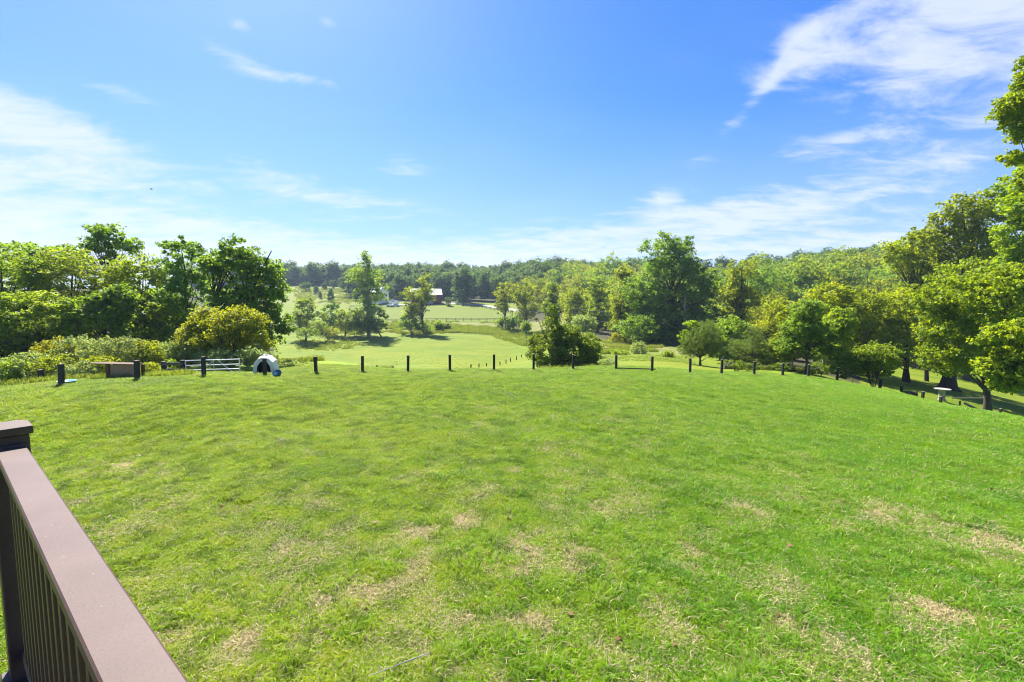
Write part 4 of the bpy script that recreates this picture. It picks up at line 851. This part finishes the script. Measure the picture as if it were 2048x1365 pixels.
rail_line([(925, 235), (965, 228), (1005, 212), (1025, 200)], 16, 'dark rail fence beside the farm lane')
rail_line([(700, 225), (790, 225), (860, 228)], 10, 'faint rail fence along the top of the crop field below the farm')

# wires between two poles
def pole(px, Y, h, label):
    r = empty('utility_pole', at_g(px, Y)); MB().tube((0, 0, -.3), (0, 0, h), .14, .1).build('pole', M_bark, r); MB().box((0, 0, h - .4), (1.6, .1, .12)).build('crossarm', M_bark, r); tag(r, label, 'utility pole'); return r
pole(1053, 142, 8., 'thin pole in front of the rounded pale tree by the lane')
pole(1545, 74, 7.0, 'pole hidden in the leaves right of the tall open tree')
for i, (pa, pb, sag, lb) in enumerate([((1053, 612, 142), (1545, 662, 74), .5, 'upper thin wire crossing in front of the dark woods'), ((1053, 622, 142), (1545, 662, 74), 1.1, 'lower thin wire crossing in front of the dark woods'), ((1053, 606, 142), (1545, 655, 74), .3, 'topmost thin wire crossing in front of the dark woods')]):
    A_ = np.array(W(*pa)); B_ = np.array(W(*pb)); pts = [A_ + (B_ - A_) * t - np.array([0, 0, sag * 4 * t * (1 - t)]) for t in np.linspace(0, 1, 14)]
    TV, TF = tubes([(pts, [.012] * 14)], 4); o = link('overhead_wire', np_mesh('overhead_wire', TV, TF, np.full(len(TF), 4)), M_wire); tag(o, lb, 'wire', 'overhead wires')

# soaring bird
bx, by, bz = W(304, 379, 90); r = empty('bird', (bx, by, bz), R(60)); r.rotation_euler = (R(10), R(-38), R(50))
b = MB(); b.poly([(-.28, 0, 0), (-.1, .07, 0), (.12, .06, 0), (.26, 0, .01), (.12, -.06, 0), (-.1, -.07, 0), (0, 0, .07), (0, 0, -.06)], [(i, (i + 1) % 6, 6) for i in range(6)] + [((i + 1) % 6, i, 7) for i in range(6)]); b.build('body', M_feather, r, True)
for sg in (1, -1):
    b = MB(); b.poly([(.12, sg * .04, 0), (.16, sg * .35, .10), (.02, sg * .85, .16), (-.10, sg * .84, .16), (-.12, sg * .35, .09), (-.1, sg * .04, 0), (0, sg * .35, .07), (0, sg * .04, -.03)], [(0, 1, 6, 7), (1, 2, 3, 6), (6, 3, 4), (7, 6, 4, 5), (0, 1, 2, 3, 4, 5)]); b.build('wing', M_feather, r)
b = MB(); b.poly([(-.2, .03, 0), (-.2, -.03, 0), (-.5, -.12, 0), (-.53, 0, 0), (-.5, .12, 0), (-.25, 0, .02)], [(0, 5, 1), (1, 5, 2), (2, 5, 3), (3, 5, 4), (4, 5, 0), (0, 1, 2, 3, 4)]); b.build('tail', M_feather, r)
tag(r, 'dark soaring bird of prey high in the sky over the left woods', 'bird')

# ---------------------------------------------------------------- deck railing
M_bal = simple('dark_brown_baluster', (.065, .030, .020), (.08, .04, .028), 60, .6)
RZ = H - .60; DZ = H - 1.62; dv = Vector((-.788, .616, 0)); nv = Vector((.616, .788, 0)); ang = math.atan2(dv.y, dv.x)
def dl(s, p, z): return dv * s + nv * p + Vector((0, 0, z))
r = empty('wooden_deck', (0, 0, 0)); S0, S1 = -2.2, 2.80; pc = .1735
def along(a, b_, p, z, wd, th, name, bev=.004, mat=M_comp):
    c_ = dl((a + b_) / 2, p, z); return MB().box((0, 0, 0), (b_ - a, wd, th), bev=bev).build(name, mat, r), c_
def put(t): o, c_ = t; o.location = c_; o.rotation_euler = (0, 0, ang); return o
put(along(S0, S1, pc, RZ - .016, .089, .032, 'top_rail'))
put(along(S0, S1, pc, RZ - .032 - .022, .046, .044, 'under_rail'))
put(along(S0, S1, pc, DZ + .10, .042, .05, 'bottom_rail'))
put((MB().box((0, 0, 0), (.010, .098, .014), bev=.003).build('rail_bracket', M_comp, r), dl(S1 - .012, pc, RZ + .004)))
bal = None; s = S1 - .10
while s > S0:
    if bal is None: bal = MB().box((0, 0, 0), (.038, .038, RZ - .076 - DZ - .125), bev=.003).build('baluster', M_bal, r)
    else: o = bal.copy(); col.objects.link(o); o.parent = r; bal = o
    bal.location = dl(s, pc, (RZ - .076 + DZ + .125) / 2); bal.rotation_euler = (0, 0, ang); s -= .112
for s in (S1 + .068, S0 - .068):
    p = put((MB().box((0, 0, 0), (.118, .118, RZ + .045 - 0 + .3), bev=.005).build('railing_post', M_comp, r), dl(s, pc, (RZ + .045 - .3) / 2)))
    b = MB(); b.box((0, 0, 0), (.142, .142, .034), bev=.004)
    b.poly([(-.069, -.069, .017), (.069, -.069, .017), (.069, .069, .017), (-.069, .069, .017), (-.038, -.038, .031), (.038, -.038, .031), (.038, .038, .031), (-.038, .038, .031)], [(0, 1, 5, 4), (1, 2, 6, 5), (2, 3, 7, 6), (3, 0, 4, 7), (4, 5, 6, 7)])
    c_ = b.build('post_cap', M_comp, p); c_.location = (0, 0, (RZ + .345) / 2 + .017)
M_deck = simple('deck_board', (.07, .042, .036), (.05, .03, .026), 5, .6, stretch=(.2, 1, 1))
for k in range(16): put(along(S0 - .1, S1 + .12, .14 - .145 * k + .02, DZ - .014, .139, .028, 'deck_board', .003, M_deck))
put(along(S0 - .1, S1 + .12, pc + .07, DZ - .14, .03, .24, 'fascia_board', .002, M_deck))
for s in (S0, S1): put((MB().box((0, 0, 0), (.14, .14, DZ + .2), bev=.004).build('support_post', M_deck, r), dl(s, -1.9, DZ / 2 - .15)))
tag(r, 'brown composite deck railing running from the bottom left corner', 'deck railing')

# ---------------------------------------------------------------- grass as scattered tufts
protos = bpy.data.collections.new('tuft_shapes')            # not linked to the scene: only instanced
wprotos = bpy.data.collections.new('weed_shapes')
def blade_mesh(nb, rad, lmin, lmax, wd, spread, rg, segs=2):
    V = []; Fs = []; tn = []; o = 0
    for _ in range(nb):
        a = rg.uniform(0, 6.283); q = rad * math.sqrt(rg.random()); p = np.array([q * math.cos(a), q * math.sin(a), -.01]); L = rg.uniform(lmin, lmax)
        ba = rg.uniform(0, 6.283); be = spread * rg.uniform(.3, 1.2); dirh = np.array([math.cos(ba), math.sin(ba), 0]); sd = np.array([-math.sin(ba + rg.normal() * .6), math.cos(ba), 0])
        m_ = p + dirh * L * be * .3 + np.array([0, 0, L * .55]); e = p + dirh * L * be + np.array([0, 0, L * (1 - .35 * be)])
        V += [p - sd * wd / 2, p + sd * wd / 2, m_ + sd * wd * .42, m_ - sd * wd * .42, e]; Fs += [o, o + 1, o + 2, o + 3, o + 3, o + 2, o + 4]; t = rg.random(); tn += [t, t]; o += 5
    sizes = np.tile([4, 3], nb); return np_mesh('tuft', np.array(V), Fs, sizes, False, {'tone': ('FACE', tn)})
def grassmat(name, ca, cb, cdry, cooler):
    m, g = material(name); t = g.n('ShaderNodeAttribute', attribute_name='tone').outputs['Fac']; ai = lambda nm: g.n('ShaderNodeAttribute', attribute_name=nm, attribute_type='INSTANCER').outputs['Fac']
    pos = g.n('ShaderNodeNewGeometry').outputs['Position']; n1 = g.noise(pos, .8, 4, .6)
    n5 = g.noise(pos, 2.1, 4, .6); c = g.mix(t, ca, cb); c = g.mix(g.mr(n1, .50, .68, 0, .75), c, tuple(x * .6 for x in ca)); n6 = g.noise(pos, .33, 3, .6); c = g.mix(g.mr(n5, .5, .61, 0, .7), c, tuple(x * .45 for x in ca)); c = g.mix(g.mr(n5, .49, .37, 0, .65), c, (.37, .42, .012)); c = g.mix(g.mr(n6, .5, .66, 0, .5), c, (.10, .22, .006)); c = g.mix(g.mr(n6, .48, .34, 0, .35), c, (.36, .38, .03)); c = g.mix(g.m('MULTIPLY', ai('cool'), .6), c, cooler)
    isd = g.m('GREATER_THAN', g.m('ADD', g.m('MULTIPLY', ai('dry'), 1.15), .07), g.m('FRACT', g.m('MULTIPLY', t, 7.7)))
    c = g.mix(isd, c, g.mix(t, cdry, tuple(x * .6 for x in cdry)))
    p = g.n('ShaderNodeBsdfPrincipled', {'Base Color': c, 'Roughness': .55, 'Specular IOR Level': .16}); tr = g.n('ShaderNodeBsdfTranslucent', {'Color': g.mix(.45, c, (.42, .58, .01))})
    g.n('ShaderNodeOutputMaterial', {'Surface': g.n('ShaderNodeMixShader', {0: .42, 1: p, 2: tr})}); return m
M_blade = grassmat('grass_blades', (.15, .28, .004), (.37, .49, .006), (.62, .50, .29), (.09, .29, .012))
M_weed = grassmat('weed_blades', (.12, .18, .012), (.27, .29, .03), (.42, .36, .12), (.10, .14, .03))
rgg = np.random.default_rng(21)
for i in range(5): o = bpy.data.objects.new('tuft', blade_mesh(64, .17, .03, .068, .0095, 1.25, rgg)); o.data.materials.append(M_blade); protos.objects.link(o)
lprotos = bpy.data.collections.new('long_tufts')
for i in range(4): o = bpy.data.objects.new('long_tuft', blade_mesh(80, .13, .07, .155, .009, 1.1, rgg)); o.data.materials.append(M_blade); lprotos.objects.link(o)
for i in range(4): o = bpy.data.objects.new('weed', blade_mesh(46, .5, .35, .95, .05, .5, rgg)); o.data.materials.append(M_weed); wprotos.objects.link(o)

def scatter(name, P, attrs, coll, mat, scale, label=None):
    me = bpy.data.meshes.new(name); P = np.asarray(P, np.float32); me.vertices.add(len(P)); me.vertices.foreach_set('co', P.ravel())
    attrs = dict(attrs); attrs['rot'] = rng.random(len(P)) * 6.283; attrs['siz'] = scale
    for k, a in attrs.items(): at_ = me.attributes.new(k, 'FLOAT', 'POINT'); at_.data.foreach_set('value', np.asarray(a, np.float32))
    o = link(name, me, mat); ng = bpy.data.node_groups.new(name, 'GeometryNodeTree')
    ng.interface.new_socket('Geometry', in_out='INPUT', socket_type='NodeSocketGeometry'); ng.interface.new_socket('Geometry', in_out='OUTPUT', socket_type='NodeSocketGeometry')
    N = ng.nodes; L = ng.links; gi = N.new('NodeGroupInput'); go = N.new('NodeGroupOutput'); m2 = N.new('GeometryNodeMeshToPoints'); ip = N.new('GeometryNodeInstanceOnPoints'); ci = N.new('GeometryNodeCollectionInfo')
    ci.inputs[0].default_value = coll; ci.inputs['Separate Children'].default_value = True; ci.inputs['Reset Children'].default_value = True
    L.new(gi.outputs[0], m2.inputs[0]); L.new(m2.outputs[0], ip.inputs['Points']); L.new(ci.outputs[0], ip.inputs['Instance']); ip.inputs['Pick Instance'].default_value = True
    ra = N.new('GeometryNodeInputNamedAttribute'); ra.data_type = 'FLOAT'; ra.inputs['Name'].default_value = 'rot'; cx = N.new('ShaderNodeCombineXYZ'); L.new(ra.outputs[0], cx.inputs[2]); L.new(cx.outputs[0], ip.inputs['Rotation'])
    sa = N.new('GeometryNodeInputNamedAttribute'); sa.data_type = 'FLOAT'; sa.inputs['Name'].default_value = 'siz'; L.new(sa.outputs[0], ip.inputs['Scale'])
    L.new(ip.outputs[0], go.inputs[0]); md = o.modifiers.new('scatter', 'NODES'); md.node_group = ng
    tag(o, label, None, None, 'stuff'); return o
def wedge(n, r0, r1, amin=-50, amax=50, p=1.):
    u = rng.random(n); r_ = (r0 ** p + (r1 ** p - r0 ** p) * u) ** (1 / p); a = np.radians(rng.uniform(amin, amax, n)); return r_ * np.sin(a), r_ * np.cos(a)
def gh(x, y):
    r_ = np.hypot(x, y); return terrain(x, y) + (fbm(x * 1.1, y * 1.1, 3) - .5) * .07 * np.clip(1.4 - r_ / 60, 0, 1)
x, y = wedge(84000, 4.2, 46, p=.95); k = (y > 2) & (y < 33 + .1 * x); x, y = x[k], y[k]
dm = dry_mask(x, y); keep = rng.random(len(x)) > np.clip(dm * 1.15 - .12, 0, .62); x, y, dm = x[keep], y[keep], dm[keep]
cool = np.clip((x / np.maximum(y, 1) + .35) * .9, 0, 1); dist = np.hypot(x, y)
szn = (.75 + .6 * rng.random(len(x))) * (.8 + .5 * fbm(x * .8, y * .8, 3)) * np.clip(.9 + dist / 50, 1, 1.5)
scatter('lawn_grass', np.stack([x, y, gh(x, y)], -1), {'dry': dm, 'cool': cool}, protos, M_blade, szn)
x, y = wedge(9000, 4.2, 24, p=1.); s_ = fbm(x * 1.4 + 50, y * 1.4, 4); k = (s_ > .53) & (dry_mask(x, y) < .6); x, y, s_ = x[k], y[k], s_[k]
scatter('long_grass', np.stack([x, y, gh(x, y)], -1), {'dry': np.full(len(x), .03), 'cool': np.clip((x / y + .7) * .8, 0, 1)}, lprotos, M_blade, .6 + .7 * rng.random(len(x)))
PP = np.array([o.matrix_basis.translation[:] for o in bpy.data.objects if o.name.startswith(('fence_post', 'calf_hutch', 'animal_shelter', 'cut_log', 'concrete_stand')) and o.parent is None and o.location.y < 45])
PP = np.repeat(PP, 9, 0); PX = PP[:, 0] + rng.normal(size=len(PP)) * .22; PY = PP[:, 1] + rng.normal(size=len(PP)) * .16 - .1
scatter('post_foot_grass', np.stack([PX, PY, gh(PX, PY)], -1), {'dry': np.full(len(PX), .15), 'cool': np.full(len(PX), .2)}, lprotos, M_blade, .9 + .9 * rng.random(len(PX)))
# tall weeds: field margins, goldenrod and rough grass
Q = np.array(far_pts); fcol = bpy.data.collections.new('far_tree_shapes')
for P in far_protos:
    me_ = []
    bm_ = bmesh.new(); o = bpy.data.objects.new('far_tree', [c_ for c_ in P.children if c_.name.startswith('crown')][0].data); fcol.objects.link(o)
    t_ = [c_ for c_ in P.children if c_.name.startswith('trunk')][0]; bm_.free()
scatter('far_woods', Q[:, :3], {}, fcol, HZ, Q[:, 3], 'blue-green woods along the far ridge')
pts = []
def weed_zone(n, px0, px1, y0, y1, lo=.6, hi=1.2, dry=.3, cool=0., only=None):
    Yv = rng.uniform(y0, y1, n); pv = rng.uniform(px0, px1, n); X_ = (pv - 1024) / F * Yv; ed = np.minimum(np.minimum(pv - px0, px1 - pv) / (px1 - px0), np.minimum(Yv - y0, y1 - Yv) / (y1 - y0)); k = fbm(X_ * .12, Yv * .12, 3) > .38 + .3 * np.clip(1 - ed / .16, 0, 1)
    if only is not None: k &= only(pv + 25 * (fbm(X_ * .2, Yv * .2, 3) - .5), Yv)
    X_, Yv = X_[k], Yv[k]; pts.append(np.stack([X_, Yv, terrain(X_, Yv), rng.uniform(lo, hi, len(X_)), np.full(len(X_), dry) * rng.random(len(X_)) * 2, np.full(len(X_), cool)], -1))
weed_zone(3800, 590, 1060, 143, 170, .8, 1.5, .25); weed_zone(2600, 930, 1125, 98, 152, .6, 1.1, .25, 0., lambda p, y: y > 152 - (p - 940) / 150 * 42); weed_zone(1500, 1170, 1345, 78, 100, .5, .9, .45, .2); weed_zone(900, 1170, 1345, 64, 76, .5, 1., .1, .4)
weed_zone(7000, 560, 1060, 60, 143, .06, .17, .3, 0.); weed_zone(1800, 1180, 1400, 44, 64, .06, .15, .2, 0.); weed_zone(500, 545, 640, 36, 48, .4, .8, .3); weed_zone(500, 590, 720, 110, 142, .5, 1., .2); weed_zone(260, 1440, 1640, 39, 46, .3, .6, .5); weed_zone(1200, 590, 710, 236, 330, .8, 1.6, .5, 0); weed_zone(90, 690, 800, 58, 75, .4, .7, .1, .6)
weed_zone(700, -60, 400, 22.5, 27, .25, .5, .3, .2); weed_zone(260, -60, 320, 26, 29.5, .9, 1.6, .35, .1); weed_zone(240, 330, 500, 26.5, 28.8, .15, .3, .1, .2); weed_zone(150, 1060, 1240, 36, 39, .2, .45, .3); weed_zone(400, 700, 1040, 171, 176, .6, 1.)
Q = np.concatenate(pts); scatter('tall_weeds', Q[:, :3], {'dry': Q[:, 4], 'cool': Q[:, 5]}, wprotos, M_weed, Q[:, 3])
# brown fallen leaves
x, y = wedge(110, 4.5, 20); V, Fc, tone = leaf_arrays(np.stack([x, y, gh(x, y) + .05], -1), np.full(len(x), .02), 1, .085, rng, up=2., shape=6)
M_litter = leafmat('dry_leaves', [(0, (.14, .07, .03)), (.5, (.22, .12, .05)), (1, (.30, .19, .08))], (.4, .25, .06), .2)
o = link('fallen_leaves', np_mesh('fallen_leaves', V, Fc, np.full(len(Fc), Fc.shape[1]), False, {'tone': ('FACE', tone)}), M_litter); tag(o, kind='stuff')

for P in list(far_protos) + list(hill_protos):
    if P.name not in used and not P.get('category'):
        for c_ in list(P.children): col.objects.unlink(c_)
        col.objects.unlink(P)
# ---------------------------------------------------------------- haze
HAZE = 0.00022
if HAZE > 0:
    b = MB(); zb = float(zs.min()) - 1.5; b.box((0, 0, (zb + 62) / 2), (9400, 9400, 62 - zb)); m, g = material('haze')
    v = g.n('ShaderNodeVolumePrincipled', {'Color': (.62, .80, 1.0), 'Density': HAZE, 'Anisotropy': .25}); g.n('ShaderNodeOutputMaterial', {'Volume': v}); hz_o = b.build('haze', m); tag(hz_o, kind='stuff')
print('tris', sum(len(m.loops) - 2 * len(m.polygons) for m in bpy.data.meshes), 'objects', len(bpy.data.objects))
